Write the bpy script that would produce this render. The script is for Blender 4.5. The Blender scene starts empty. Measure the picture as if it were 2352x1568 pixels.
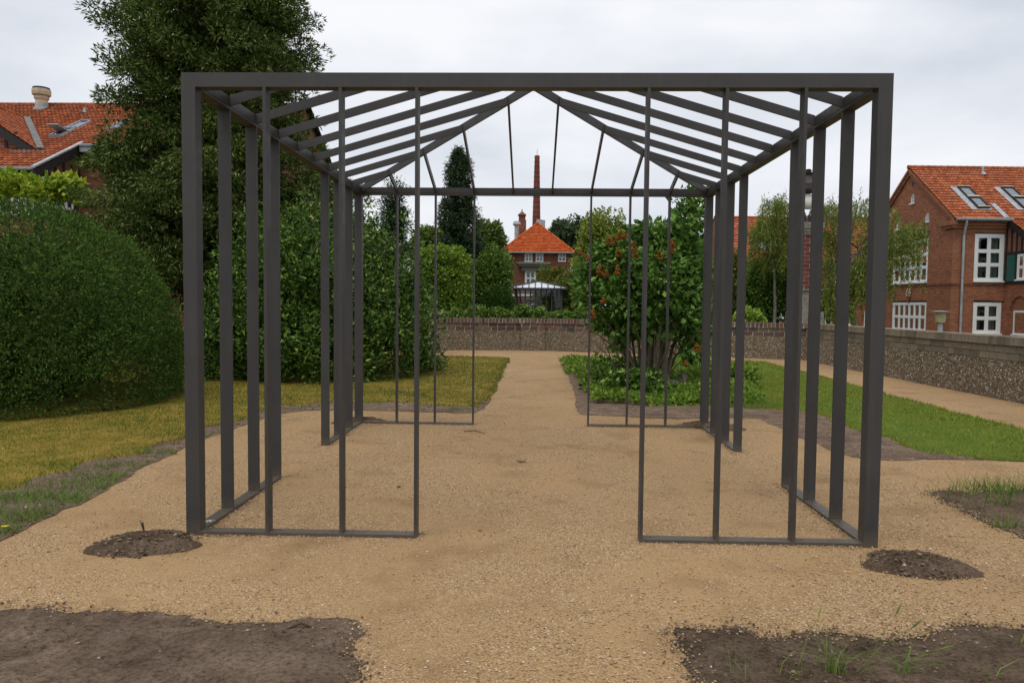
import bpy, bmesh, math, random
import numpy as np
from mathutils import Vector, Matrix
from mathutils.geometry import tessellate_polygon, delaunay_2d_cdt

SC = bpy.context.scene
COL = SC.collection
rng = np.random.default_rng(11)
random.seed(11)

# ------------------------------------------------------------------ camera
CAM = np.array([2.2708, -4.769, 1.5335])
YAW, PITCH, ROLL, FPX = -0.0279, -0.0489, 0.0097, 1704.9      # FPX: focal length for a picture 2352 wide
def cam_axes():
    cy, sy, cp, sp = math.cos(YAW), math.sin(YAW), math.cos(PITCH), math.sin(PITCH)
    f = np.array([sy*cp, cy*cp, sp]); r = np.array([cy, -sy, 0.0]); u = np.cross(r, f)
    c, s = math.cos(ROLL), math.sin(ROLL)
    return c*r + s*u, -s*r + c*u, f
RX, UX, FX = cam_axes()
cd = bpy.data.cameras.new('camera')
cd.sensor_width = 36.0; cd.lens = FPX/2352*36.0; cd.clip_start = 0.05; cd.clip_end = 3000
co = bpy.data.objects.new('camera', cd); COL.objects.link(co)
co.matrix_world = Matrix(((RX[0], UX[0], -FX[0], CAM[0]), (RX[1], UX[1], -FX[1], CAM[1]), (RX[2], UX[2], -FX[2], CAM[2]), (0, 0, 0, 1)))
SC.camera = co

# ------------------------------------------------------------------ sky, sun, exposure
wd = bpy.data.worlds.new('World'); SC.world = wd; wd.use_nodes = True
SUN_EL, SUN_AZ = math.radians(68), math.radians(200)
def build_world():
    nt = wd.node_tree; N = nt.nodes; L = nt.links; N.clear()
    out = N.new('ShaderNodeOutputWorld'); bg = N.new('ShaderNodeBackground'); bg.inputs['Strength'].default_value = 0.1
    sky = N.new('ShaderNodeTexSky'); sky.sky_type = 'NISHITA'; sky.sun_disc = False
    sky.sun_elevation = SUN_EL; sky.sun_rotation = SUN_AZ; sky.dust_density = 2.0
    tc = N.new('ShaderNodeTexCoord'); mp = N.new('ShaderNodeMapping'); mp.inputs['Scale'].default_value = (1.0, 1.0, 2.6)
    mp.inputs['Location'].default_value = (0.35, 1.3, 0.1)
    L.new(tc.outputs['Generated'], mp.inputs['Vector'])
    n1 = N.new('ShaderNodeTexNoise'); n1.inputs['Scale'].default_value = 2.0; n1.inputs['Detail'].default_value = 6; n1.inputs['Roughness'].default_value = 0.52
    n1.inputs['Distortion'].default_value = 0.25
    L.new(mp.outputs['Vector'], n1.inputs['Vector'])
    rp = N.new('ShaderNodeValToRGB'); e = rp.color_ramp.elements
    e[0].position = 0.33; e[0].color = (5.95, 6.4, 7.1, 1)
    e[1].position = 0.66; e[1].color = (9.5, 9.6, 9.9, 1)
    m = e.new(0.5); m.color = (7.8, 8.1, 8.7, 1)
    L.new(n1.outputs['Fac'], rp.inputs['Fac'])
    mx = N.new('ShaderNodeMixRGB'); mx.inputs['Fac'].default_value = 0.94
    L.new(sky.outputs['Color'], mx.inputs['Color1']); L.new(rp.outputs['Color'], mx.inputs['Color2'])
    L.new(mx.outputs['Color'], bg.inputs['Color']); L.new(bg.outputs['Background'], out.inputs['Surface'])
build_world()
sl = bpy.data.lights.new('sun', 'SUN'); sl.energy = 1.7; sl.angle = math.radians(35); sl.color = (1.0, 0.96, 0.9)
so = bpy.data.objects.new('sun', sl); COL.objects.link(so); so.location = (0, -20, 40)
sd = Vector((math.sin(SUN_AZ)*math.cos(SUN_EL), math.cos(SUN_AZ)*math.cos(SUN_EL), math.sin(SUN_EL)))
so.rotation_euler = sd.to_track_quat('Z', 'Y').to_euler()
SC.view_settings.view_transform = 'Standard'
try: SC.view_settings.look = 'None'
except Exception: pass
SC.view_settings.exposure = 0.06; SC.view_settings.gamma = 1.0
SC.view_settings.use_curve_mapping = False
SC.render.engine = 'CYCLES'
SC.cycles.max_bounces = 6; SC.cycles.transparent_max_bounces = 12

# ------------------------------------------------------------------ picture <-> place
def ray(x, y):
    d = FX*FPX + RX*(x-1176.0) - UX*(y-784.12)
    return CAM, d/np.linalg.norm(d)
def gp(x, y, z=0.0):
    o, d = ray(x, y); p = o + d*((z-o[2])/d[2]); return p
def at(x, y, Y):
    o, d = ray(x, y); return o + d*((Y-o[1])/d[1])
def on_plane(x, y, p0, n):
    o, d = ray(x, y); n = np.asarray(n, float); return o + d*(np.dot(np.asarray(p0)-o, n)/np.dot(d, n))

# ------------------------------------------------------------------ materials
class NT:
    def __init__(s, name):
        s.m = bpy.data.materials.new(name); s.m.use_nodes = True
        s.t = s.m.node_tree; s.N = s.t.nodes; s.L = s.t.links; s.N.clear()
        s.out = s.N.new('ShaderNodeOutputMaterial'); s.b = s.N.new('ShaderNodeBsdfPrincipled')
        s.L.new(s.b.outputs[0], s.out.inputs[0])
    def n(s, t, **k):
        x = s.N.new(t)
        for a, v in k.items(): setattr(x, a, v)
        return x
    def link(s, a, b): s.L.new(a, b)
    def coord(s, kind='Object', scale=(1, 1, 1)):
        tc = s.n('ShaderNodeTexCoord'); mp = s.n('ShaderNodeMapping'); mp.inputs['Scale'].default_value = scale
        s.link(tc.outputs[kind], mp.inputs['Vector']); return mp.outputs['Vector']
    def noise(s, vec, scale, detail=4, rough=0.55, dist=0.0):
        x = s.n('ShaderNodeTexNoise'); x.inputs['Scale'].default_value = scale; x.inputs['Detail'].default_value = detail
        x.inputs['Roughness'].default_value = rough; x.inputs['Distortion'].default_value = dist
        s.link(vec, x.inputs['Vector']); return x.outputs['Fac']
    def voro(s, vec, scale, feature='F1', out='Distance'):
        x = s.n('ShaderNodeTexVoronoi'); x.feature = feature; x.inputs['Scale'].default_value = scale
        s.link(vec, x.inputs['Vector']); return x.outputs[out]
    def ramp(s, fac, stops, interp='LINEAR'):
        r = s.n('ShaderNodeValToRGB'); r.color_ramp.interpolation = interp; e = r.color_ramp.elements
        while len(e) > 1: e.remove(e[-1])
        e[0].position = stops[0][0]; e[0].color = tuple(stops[0][1])+(1,)
        for p, c in stops[1:]:
            k = e.new(p); k.color = tuple(c)+(1,)
        s.link(fac, r.inputs['Fac']); return r.outputs['Color']
    def mix(s, fac, a, b, mode='MIX'):
        x = s.n('ShaderNodeMixRGB'); x.blend_type = mode
        for v, i in ((fac, 'Fac'), (a, 'Color1'), (b, 'Color2')):
            if hasattr(v, 'links'): s.link(v, x.inputs[i])
            else: x.inputs[i].default_value = v if i == 'Fac' else tuple(v)+(1,)
        return x.outputs['Color']
    def math(s, op, a, b=0.0):
        x = s.n('ShaderNodeMath', operation=op)
        for v, i in ((a, 0), (b, 1)):
            if hasattr(v, 'links'): s.link(v, x.inputs[i])
            else: x.inputs[i].default_value = v
        return x.outputs[0]
    def island(s): return s.n('ShaderNodeNewGeometry').outputs['Random Per Island']
    def objrand(s): return s.n('ShaderNodeObjectInfo').outputs['Random']
    def bump(s, h, strength=0.4, dist=0.01):
        b = s.n('ShaderNodeBump'); b.inputs['Strength'].default_value = strength; b.inputs['Distance'].default_value = dist
        s.link(h, b.inputs['Height']); s.link(b.outputs['Normal'], s.b.inputs['Normal'])
    def col(s, c):
        if hasattr(c, 'links'): s.link(c, s.b.inputs['Base Color'])
        else: s.b.inputs['Base Color'].default_value = tuple(c)+(1,)
    def set(s, **k):
        for a, v in k.items(): s.b.inputs[{'rough': 'Roughness', 'spec': 'Specular IOR Level', 'metal': 'Metallic'}[a]].default_value = v

M = {}
def plain(name, c, rough=0.6, spec=0.4, metal=0.0, var=0.12, scale=9.0):
    t = NT(name); v = t.coord(); f = t.noise(v, scale, 5)
    lo = [max(0, x*(1-var)) for x in c]; hi = [x*(1+var) for x in c]
    t.col(t.ramp(f, [(0.3, lo), (0.7, hi)])); t.set(rough=rough, spec=spec, metal=metal); M[name] = t.m; return t.m
def steel():
    t = NT('dark_steel'); v = t.coord(); st = t.coord('Object', (30, 30, 1.2))
    c = t.ramp(t.noise(v, 3, 6), [(0.3, (0.041, 0.0395, 0.0385)), (0.7, (0.052, 0.0505, 0.0495))])
    f = t.ramp(t.noise(st, 1.0, 5, 0.6), [(0.5, (0, 0, 0)), (0.8, (1, 1, 1))]); c = t.mix(t.math('MULTIPLY', f, 0.25), c, (0.085, 0.08, 0.074))
    sx = t.n('ShaderNodeSeparateXYZ'); t.link(v, sx.inputs[0])
    sp = t.ramp(t.math('SUBTRACT', t.math('ADD', sx.outputs[2], t.math('MULTIPLY', t.noise(v, 25, 4), 0.12)), 0.06), [(0.0, (1, 1, 1)), (0.12, (0, 0, 0))])
    c = t.mix(t.math('MULTIPLY', sp, 0.35), c, (0.2, 0.145, 0.09)); t.col(c)
    r = t.ramp(t.noise(v, 11, 5), [(0.3, (0.42, 0.42, 0.42)), (0.7, (0.6, 0.6, 0.6))]); t.link(r, t.b.inputs['Roughness']); t.set(spec=0.35); t.bump(t.noise(v, 90, 3), 0.08, 0.003); M['dark_steel'] = t.m
steel()
plain('white_paint', (0.74, 0.75, 0.74), 0.4, 0.4, var=0.05)
plain('dark_timber', (0.022, 0.018, 0.018), 0.6, 0.3)
plain('zinc', (0.33, 0.35, 0.37), 0.5, 0.4, var=0.25, scale=4)
plain('lead', (0.14, 0.135, 0.13), 0.6, 0.3, var=0.3, scale=4)
plain('gutter_zinc', (0.2, 0.22, 0.23), 0.5, 0.4, var=0.2)
plain('curtain', (0.22, 0.235, 0.205), 0.9, 0.1, var=0.12, scale=5)
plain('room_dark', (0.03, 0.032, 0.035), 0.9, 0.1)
plain('green_paint', (0.022, 0.12, 0.092), 0.5, 0.35)
plain('stone_grey', (0.2, 0.185, 0.16), 0.85, 0.2, var=0.4, scale=12)
plain('cream_render', (0.5, 0.42, 0.3), 0.8, 0.2, var=0.25, scale=4)
plain('bronze_dark', (0.045, 0.034, 0.03), 0.55, 0.4, var=0.5, scale=14)
plain('black_iron', (0.02, 0.024, 0.026), 0.5, 0.4)
plain('opal_glass', (0.9, 0.88, 0.84), 0.25, 0.5, var=0.02)
plain('bark', (0.075, 0.06, 0.048), 0.9, 0.15, var=0.5, scale=14)
plain('bark_red', (0.045, 0.026, 0.022), 0.9, 0.15, var=0.5, scale=10)
plain('lilac_stem', (0.17, 0.135, 0.095), 0.85, 0.2, var=0.4, scale=10)
plain('willow_bark', (0.16, 0.15, 0.13), 0.9, 0.15, var=0.4, scale=6)
plain('stump_wood', (0.14, 0.12, 0.1), 0.9, 0.1, var=0.7, scale=9)
plain('rust_metal', (0.2, 0.19, 0.175), 0.7, 0.3, var=0.4, scale=9)
plain('brass_yellow', (0.45, 0.38, 0.2), 0.6, 0.3)
plain('leaf_yellow', (0.75, 0.5, 0.02), 0.6, 0.3)
plain('leaf_dead', (0.2, 0.11, 0.055), 0.8, 0.2, var=0.4, scale=40)
plain('twig_brown', (0.09, 0.06, 0.04), 0.9, 0.1)
plain('terracotta_cap', (0.36, 0.085, 0.032), 0.8, 0.2, var=0.25)
plain('white_dropping', (0.5, 0.48, 0.42), 0.9, 0.1, var=0.3, scale=60)
plain('panel_white', (0.58, 0.62, 0.66), 0.3, 0.5, var=0.02)

def leaf_mat(name, stops, rough=0.5, spec=0.3, trans=0.22, patch=None):
    t = NT(name); c = t.ramp(t.island(), stops)
    if patch:
        f = t.noise(t.coord(), patch[0], 3); f = t.ramp(f, [(patch[1], (0, 0, 0)), (patch[2], (1, 1, 1))])
        c = t.mix(t.math('MULTIPLY', f, patch[4]), c, patch[3])
    t.col(c); t.set(rough=rough, spec=spec)
    if trans:
        tr = t.n('ShaderNodeBsdfTranslucent'); t.link(c, tr.inputs['Color'])
        mx = t.n('ShaderNodeMixShader'); mx.inputs[0].default_value = trans
        t.link(t.b.outputs[0], mx.inputs[1]); t.link(tr.outputs[0], mx.inputs[2]); t.link(mx.outputs[0], t.out.inputs[0])
    M[name] = t.m
leaf_mat('yew_leaf', [(0, (0.022, 0.045, 0.011)), (0.45, (0.06, 0.118, 0.023)), (0.9, (0.13, 0.225, 0.042)), (0.996, (0.14, 0.2, 0.045)), (1, (0.2, 0.07, 0.02))], 0.8, 0.06, 0.15, patch=(1.1, 0.48, 0.75, (0.05, 0.055, 0.018), 0.6))
leaf_mat('conifer_leaf', [(0, (0.02, 0.038, 0.008)), (0.4, (0.055, 0.095, 0.018)), (0.78, (0.12, 0.17, 0.036)), (1, (0.32, 0.36, 0.15))], 0.75, 0.06, 0.18, patch=(0.9, 0.45, 0.7, (0.072, 0.09, 0.018), 0.5))
leaf_mat('laurel_leaf', [(0, (0.018, 0.046, 0.006)), (0.5, (0.05, 0.108, 0.013)), (0.82, (0.11, 0.205, 0.026)), (1, (0.3, 0.4, 0.07))], 0.45, 0.22, 0.2)
leaf_mat('lilac_leaf', [(0, (0.035, 0.09, 0.012)), (0.5, (0.085, 0.185, 0.026)), (0.82, (0.16, 0.3, 0.05)), (1, (0.34, 0.46, 0.13))], 0.5, 0.2, 0.22)
leaf_mat('spruce_leaf', [(0, (0.018, 0.036, 0.016)), (0.7, (0.045, 0.076, 0.034)), (1, (0.11, 0.15, 0.075))], 0.7, 0.1, 0.08)
leaf_mat('hornbeam_leaf', [(0, (0.06, 0.14, 0.014)), (0.5, (0.145, 0.25, 0.026)), (1, (0.36, 0.44, 0.07))], 0.55, 0.15, 0.25)
leaf_mat('tree_leaf', [(0, (0.045, 0.1, 0.015)), (0.6, (0.105, 0.185, 0.028)), (1, (0.24, 0.33, 0.06))], 0.55, 0.15, 0.25)
leaf_mat('far_leaf', [(0, (0.065, 0.12, 0.026)), (0.6, (0.13, 0.2, 0.042)), (1, (0.26, 0.32, 0.08))], 0.6, 0.15, 0.25)
leaf_mat('oak_leaf', [(0, (0.05, 0.085, 0.04)), (0.6, (0.08, 0.125, 0.055)), (1, (0.13, 0.17, 0.075))], 0.6, 0.15, 0.2)
leaf_mat('lime_leaf', [(0, (0.12, 0.17, 0.025)), (0.6, (0.23, 0.28, 0.045)), (1, (0.38, 0.42, 0.09))], 0.6, 0.15, 0.3)
leaf_mat('rusty_leaf', [(0, (0.05, 0.09, 0.014)), (0.55, (0.11, 0.16, 0.025)), (0.85, (0.2, 0.21, 0.04)), (1, (0.33, 0.15, 0.03))], 0.6, 0.15, 0.25)
leaf_mat('willow_leaf', [(0, (0.09, 0.125, 0.022)), (0.6, (0.18, 0.22, 0.042)), (1, (0.32, 0.36, 0.09))], 0.6, 0.15, 0.3)
leaf_mat('box_leaf', [(0, (0.02, 0.05, 0.008)), (0.7, (0.045, 0.095, 0.014)), (1, (0.1, 0.17, 0.03))], 0.55, 0.15, 0.12)
leaf_mat('ivy_leaf', [(0, (0.05, 0.12, 0.015)), (0.6, (0.12, 0.21, 0.03)), (1, (0.26, 0.34, 0.08))], 0.5, 0.2, 0.2)
leaf_mat('cover_leaf', [(0, (0.075, 0.15, 0.016)), (0.5, (0.145, 0.24, 0.028)), (1, (0.28, 0.37, 0.06))], 0.55, 0.15, 0.3)
leaf_mat('vine_leaf', [(0, (0.14, 0.24, 0.015)), (0.6, (0.3, 0.4, 0.03)), (1, (0.52, 0.52, 0.06))], 0.55, 0.2, 0.35)
leaf_mat('bush_bright', [(0, (0.18, 0.29, 0.03)), (1, (0.36, 0.48, 0.08))], 0.5, 0.2, 0.3)
leaf_mat('panicle_rust', [(0, (0.09, 0.03, 0.008)), (0.6, (0.22, 0.085, 0.016)), (1, (0.34, 0.155, 0.035))], 0.8, 0.1, 0.0)
leaf_mat('lawn_dry', [(0, (0.078, 0.083, 0.016)), (0.5, (0.135, 0.128, 0.028)), (1, (0.32, 0.235, 0.085))], 0.8, 0.05, 0.2, patch=(0.5, 0.36, 0.55, (0.095, 0.14, 0.022), 0.9))
leaf_mat('lawn_green', [(0, (0.13, 0.175, 0.02)), (0.6, (0.215, 0.262, 0.034)), (1, (0.36, 0.38, 0.08))], 0.8, 0.05, 0.2, patch=(0.9, 0.48, 0.68, (0.26, 0.225, 0.045), 0.8))
leaf_mat('weed_green', [(0, (0.07, 0.14, 0.02)), (1, (0.22, 0.3, 0.07))], 0.6, 0.15, 0.25)
leaf_mat('pebble_mix', [(0, (0.1, 0.077, 0.05)), (0.4, (0.23, 0.182, 0.122)), (0.75, (0.34, 0.285, 0.205)), (0.94, (0.45, 0.4, 0.33)), (1, (0.62, 0.59, 0.54))], 0.6, 0.3, 0.0)
leaf_mat('stone_mix', [(0, (0.15, 0.105, 0.065)), (0.15, (0.3, 0.2, 0.1)), (0.8, (0.47, 0.32, 0.17)), (0.97, (0.5, 0.4, 0.28)), (1, (0.66, 0.63, 0.6))], 0.8, 0.15, 0.0)
leaf_mat('clod_mix', [(0, (0.07, 0.05, 0.035)), (0.7, (0.165, 0.12, 0.085)), (0.95, (0.22, 0.165, 0.115)), (1, (0.42, 0.34, 0.24))], 0.9, 0.05, 0.0)
leaf_mat('roof_tiles', [(0, (0.25, 0.07, 0.032)), (0.5, (0.36, 0.108, 0.047)), (0.9, (0.44, 0.15, 0.068)), (1, (0.24, 0.11, 0.07))], 0.8, 0.08, 0.0, patch=(0.7, 0.46, 0.75, (0.22, 0.085, 0.05), 0.75))
leaf_mat('roof_tiles_bright', [(0, (0.38, 0.08, 0.022)), (0.6, (0.48, 0.105, 0.028)), (1, (0.55, 0.15, 0.045))], 0.7, 0.15, 0.0)

def gravel():
    t = NT('gravel'); v = t.coord()
    cell = t.voro(v, 135, 'F1', 'Color'); cs = t.n('ShaderNodeSeparateColor'); t.link(cell, cs.inputs[0])
    c = t.ramp(cs.outputs[0], [(0, (0.13, 0.088, 0.053)), (0.18, (0.305, 0.196, 0.096)), (0.7, (0.432, 0.28, 0.142)), (0.94, (0.505, 0.35, 0.198)), (1, (0.68, 0.58, 0.45))])
    fine = t.ramp(t.noise(v, 95, 5, 0.8), [(0.36, (0.66, 0.65, 0.64)), (0.5, (1.0, 1.0, 1.0)), (0.64, (1.3, 1.3, 1.3))])
    c = t.mix(1.0, c, fine, 'MULTIPLY')
    sand = t.ramp(t.noise(v, 0.9, 5, 0.62), [(0.42, (0, 0, 0)), (0.62, (1, 1, 1))])
    sandc = t.ramp(t.noise(v, 180, 3), [(0.3, (0.32, 0.202, 0.098)), (0.7, (0.42, 0.268, 0.135))])
    sandf = t.math('MULTIPLY', sand, 0.8)
    c = t.mix(sandf, c, sandc)
    big = t.ramp(t.noise(v, 0.45, 4), [(0.3, (0.88, 0.87, 0.86)), (0.7, (1.08, 1.08, 1.08))])
    c = t.mix(1.0, c, big, 'MULTIPLY')
    dk = t.ramp(t.noise(v, 1.7, 4, 0.6), [(0.52, (1, 1, 1)), (0.72, (0.74, 0.72, 0.7))])
    c = t.mix(1.0, c, dk, 'MULTIPLY'); t.col(c); t.set(rough=0.9, spec=0.15)
    h = t.math('ADD', t.math('MULTIPLY', t.voro(v, 105), -1.0), t.math('MULTIPLY', t.noise(v, 14, 5, 0.7), 1.2))
    t.bump(h, 0.7, 0.012); M['gravel'] = t.m
gravel()
def soil(name, a, b, cc):
    t = NT(name); v = t.coord()
    c = t.ramp(t.noise(v, 7, 8, 0.68), [(0.3, a), (0.52, b), (0.75, cc)])
    sp = t.voro(v, 190, 'F1', 'Color'); cs = t.n('ShaderNodeSeparateColor'); t.link(sp, cs.inputs[0])
    f = t.ramp(cs.outputs[1], [(0.93, (0, 0, 0)), (0.97, (0.7, 0.7, 0.7))])
    c = t.mix(f, c, (0.3, 0.22, 0.15)); dkf = t.ramp(t.noise(v, 45, 5, 0.75), [(0.34, (0.42, 0.4, 0.38)), (0.5, (1.0, 1.0, 1.0)), (0.66, (1.3, 1.28, 1.25))]); c = t.mix(1.0, c, dkf, 'MULTIPLY')
    lp = t.ramp(t.noise(v, 2.2, 4, 0.6), [(0.35, (0.72, 0.7, 0.68)), (0.65, (1.2, 1.2, 1.2))]); c = t.mix(0.9, c, lp, 'MULTIPLY'); t.col(c); t.set(rough=0.95, spec=0.08)
    h = t.math('ADD', t.noise(v, 22, 8, 0.72), t.math('MULTIPLY', t.noise(v, 70, 5, 0.75), 0.6))
    t.bump(h, 1.0, 0.05); M[name] = t.m
soil('soil', (0.16, 0.11, 0.075), (0.275, 0.198, 0.142), (0.35, 0.265, 0.2))
soil('soil_dark', (0.105, 0.07, 0.046), (0.19, 0.134, 0.092), (0.25, 0.184, 0.13))
def ground_mat(name, stops, scale=2.5):
    t = NT(name); v = t.coord(); c = t.ramp(t.noise(v, scale, 6, 0.65), stops)
    t.col(c); t.set(rough=0.95, spec=0.1); t.bump(t.noise(v, 60, 4), 0.8, 0.02); M[name] = t.m
ground_mat('turf_dry', [(0.3, (0.1, 0.1, 0.014)), (0.5, (0.2, 0.15, 0.024)), (0.7, (0.3, 0.2, 0.05))], 3.0)
ground_mat('turf_green', [(0.3, (0.06, 0.1, 0.012)), (0.6, (0.1, 0.15, 0.02)), (0.8, (0.17, 0.17, 0.035))], 3.0)
ground_mat('terrain', [(0.3, (0.05, 0.075, 0.02)), (0.7, (0.1, 0.12, 0.035))], 0.6)
def facade(name, bricks, mortar, scale=1.0, bw=0.24, bh=0.075, wear=0.5, dark=0.0):
    t = NT(name); tc = t.n('ShaderNodeTexCoord'); sx = t.n('ShaderNodeSeparateXYZ'); t.link(tc.outputs['Object'], sx.inputs[0])
    cx = t.n('ShaderNodeCombineXYZ'); t.link(t.math('ADD', sx.outputs[0], sx.outputs[1]), cx.inputs[0]); t.link(sx.outputs[2], cx.inputs[1])
    br = t.n('ShaderNodeTexBrick'); br.inputs['Scale'].default_value = 1.0; br.inputs['Brick Width'].default_value = bw; br.inputs['Row Height'].default_value = bh
    br.inputs['Mortar Size'].default_value = 0.007; br.inputs['Color1'].default_value = tuple(bricks[0])+(1,); br.inputs['Color2'].default_value = tuple(bricks[1])+(1,)
    br.inputs['Mortar'].default_value = tuple(mortar)+(1,); br.inputs['Mortar Smooth'].default_value = 0.2; br.inputs['Bias'].default_value = 0.0
    t.link(cx.outputs[0], br.inputs['Vector'])
    v = tc.outputs['Object']
    st = t.ramp(t.noise(v, 0.8, 6, 0.65), [(0.3, (0.72, 0.7, 0.68)), (0.7, (1.15, 1.12, 1.1))])
    c = t.mix(wear, br.outputs['Color'], st, 'MULTIPLY')
    sc = t.n('ShaderNodeMapping'); sc.inputs['Scale'].default_value = (4.2, 4.2, 13.3); t.link(v, sc.inputs['Vector'])
    wn = t.noise(sc.outputs[0], 1.0, 1); f2 = t.ramp(wn, [(0.62, (1, 1, 1)), (0.7, (0.55, 0.5, 0.48))])
    c = t.mix(0.9, c, f2, 'MULTIPLY')
    f3 = t.ramp(wn, [(0.3, (1.5, 1.35, 1.25)), (0.37, (1, 1, 1))]); c = t.mix(0.7, c, f3, 'MULTIPLY')
    t.col(c); t.set(rough=0.85, spec=0.15); t.bump(t.math('MULTIPLY', br.outputs['Fac'], -1.0), 0.5, 0.01); M[name] = t.m
facade('brick_red', ((0.34, 0.115, 0.055), (0.225, 0.074, 0.038)), (0.31, 0.23, 0.17))
facade('brick_dark', ((0.23, 0.085, 0.048), (0.145, 0.055, 0.034)), (0.2, 0.14, 0.11), bw=0.3, bh=0.1)
facade('brick_infill', ((0.25, 0.066, 0.034), (0.18, 0.046, 0.028)), (0.42, 0.33, 0.25))
facade('chimney_brick', ((0.24, 0.07, 0.046), (0.17, 0.052, 0.036)), (0.2, 0.1, 0.08), bw=0.5, bh=0.25)
def solid_brick(name, stops, moss):
    t = NT(name); c = t.ramp(t.objrand(), stops); v = t.coord('Object')
    d = t.ramp(t.noise(v, 14, 6, 0.7), [(0.3, (0.55, 0.55, 0.55)), (0.7, (1.25, 1.22, 1.2))]); c = t.mix(0.85, c, d, 'MULTIPLY')
    f = t.ramp(t.noise(v, 5, 4, 0.7), [(0.55, (0, 0, 0)), (0.75, (1, 1, 1))]); c = t.mix(t.math('MULTIPLY', f, 0.6), c, moss)
    t.col(c); t.set(rough=0.9, spec=0.12); t.bump(t.noise(v, 40, 5, 0.7), 0.6, 0.008); M[name] = t.m
solid_brick('wall_brick', [(0, (0.07, 0.052, 0.045)), (0.45, (0.135, 0.09, 0.07)), (0.78, (0.17, 0.125, 0.095)), (1, (0.2, 0.08, 0.055))], (0.16, 0.13, 0.095))
solid_brick('wall_brick_grey', [(0, (0.15, 0.125, 0.095)), (0.6, (0.25, 0.215, 0.165)), (1, (0.28, 0.215, 0.15))], (0.24, 0.21, 0.13))
solid_brick('pier_brick', [(0, (0.12, 0.035, 0.028)), (1, (0.19, 0.058, 0.042))], (0.2, 0.075, 0.055))
def mortar_mat(name, a, b):
    t = NT(name); v = t.coord(); c = t.ramp(t.noise(v, 9, 7, 0.7), [(0.3, a), (0.7, b)]); t.col(c); t.set(rough=0.95, spec=0.1)
    t.bump(t.noise(v, 70, 5, 0.7), 0.8, 0.012); M[name] = t.m
mortar_mat('mortar', (0.3, 0.27, 0.23), (0.55, 0.51, 0.45))
mortar_mat('mortar_mossy', (0.13, 0.11, 0.075), (0.24, 0.21, 0.15))
mortar_mat('dash_bed', (0.1, 0.077, 0.05), (0.2, 0.157, 0.105))
def glass_mat(name, tint, refl):
    t = NT(name); t.N.remove(t.b)
    tr = t.n('ShaderNodeBsdfTransparent'); tr.inputs['Color'].default_value = tuple(tint)+(1,)
    gl = t.n('ShaderNodeBsdfGlossy'); gl.inputs['Roughness'].default_value = 0.03; gl.inputs['Color'].default_value = (0.9, 0.95, 1, 1)
    fr = t.n('ShaderNodeFresnel'); fr.inputs['IOR'].default_value = 1.28
    f = t.math('ADD', t.math('MULTIPLY', fr.outputs[0], 0.5), refl)
    mx = t.n('ShaderNodeMixShader'); t.link(f, mx.inputs[0]); t.link(tr.outputs[0], mx.inputs[1]); t.link(gl.outputs[0], mx.inputs[2])
    t.link(mx.outputs[0], t.out.inputs[0]); M[name] = t.m
glass_mat('window_glass', (0.8, 0.83, 0.83), 0.04)
glass_mat('sky_glass', (0.62, 0.65, 0.66), 0.22)
glass_mat('clear_glass', (0.82, 0.85, 0.86), 0.02)

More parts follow.
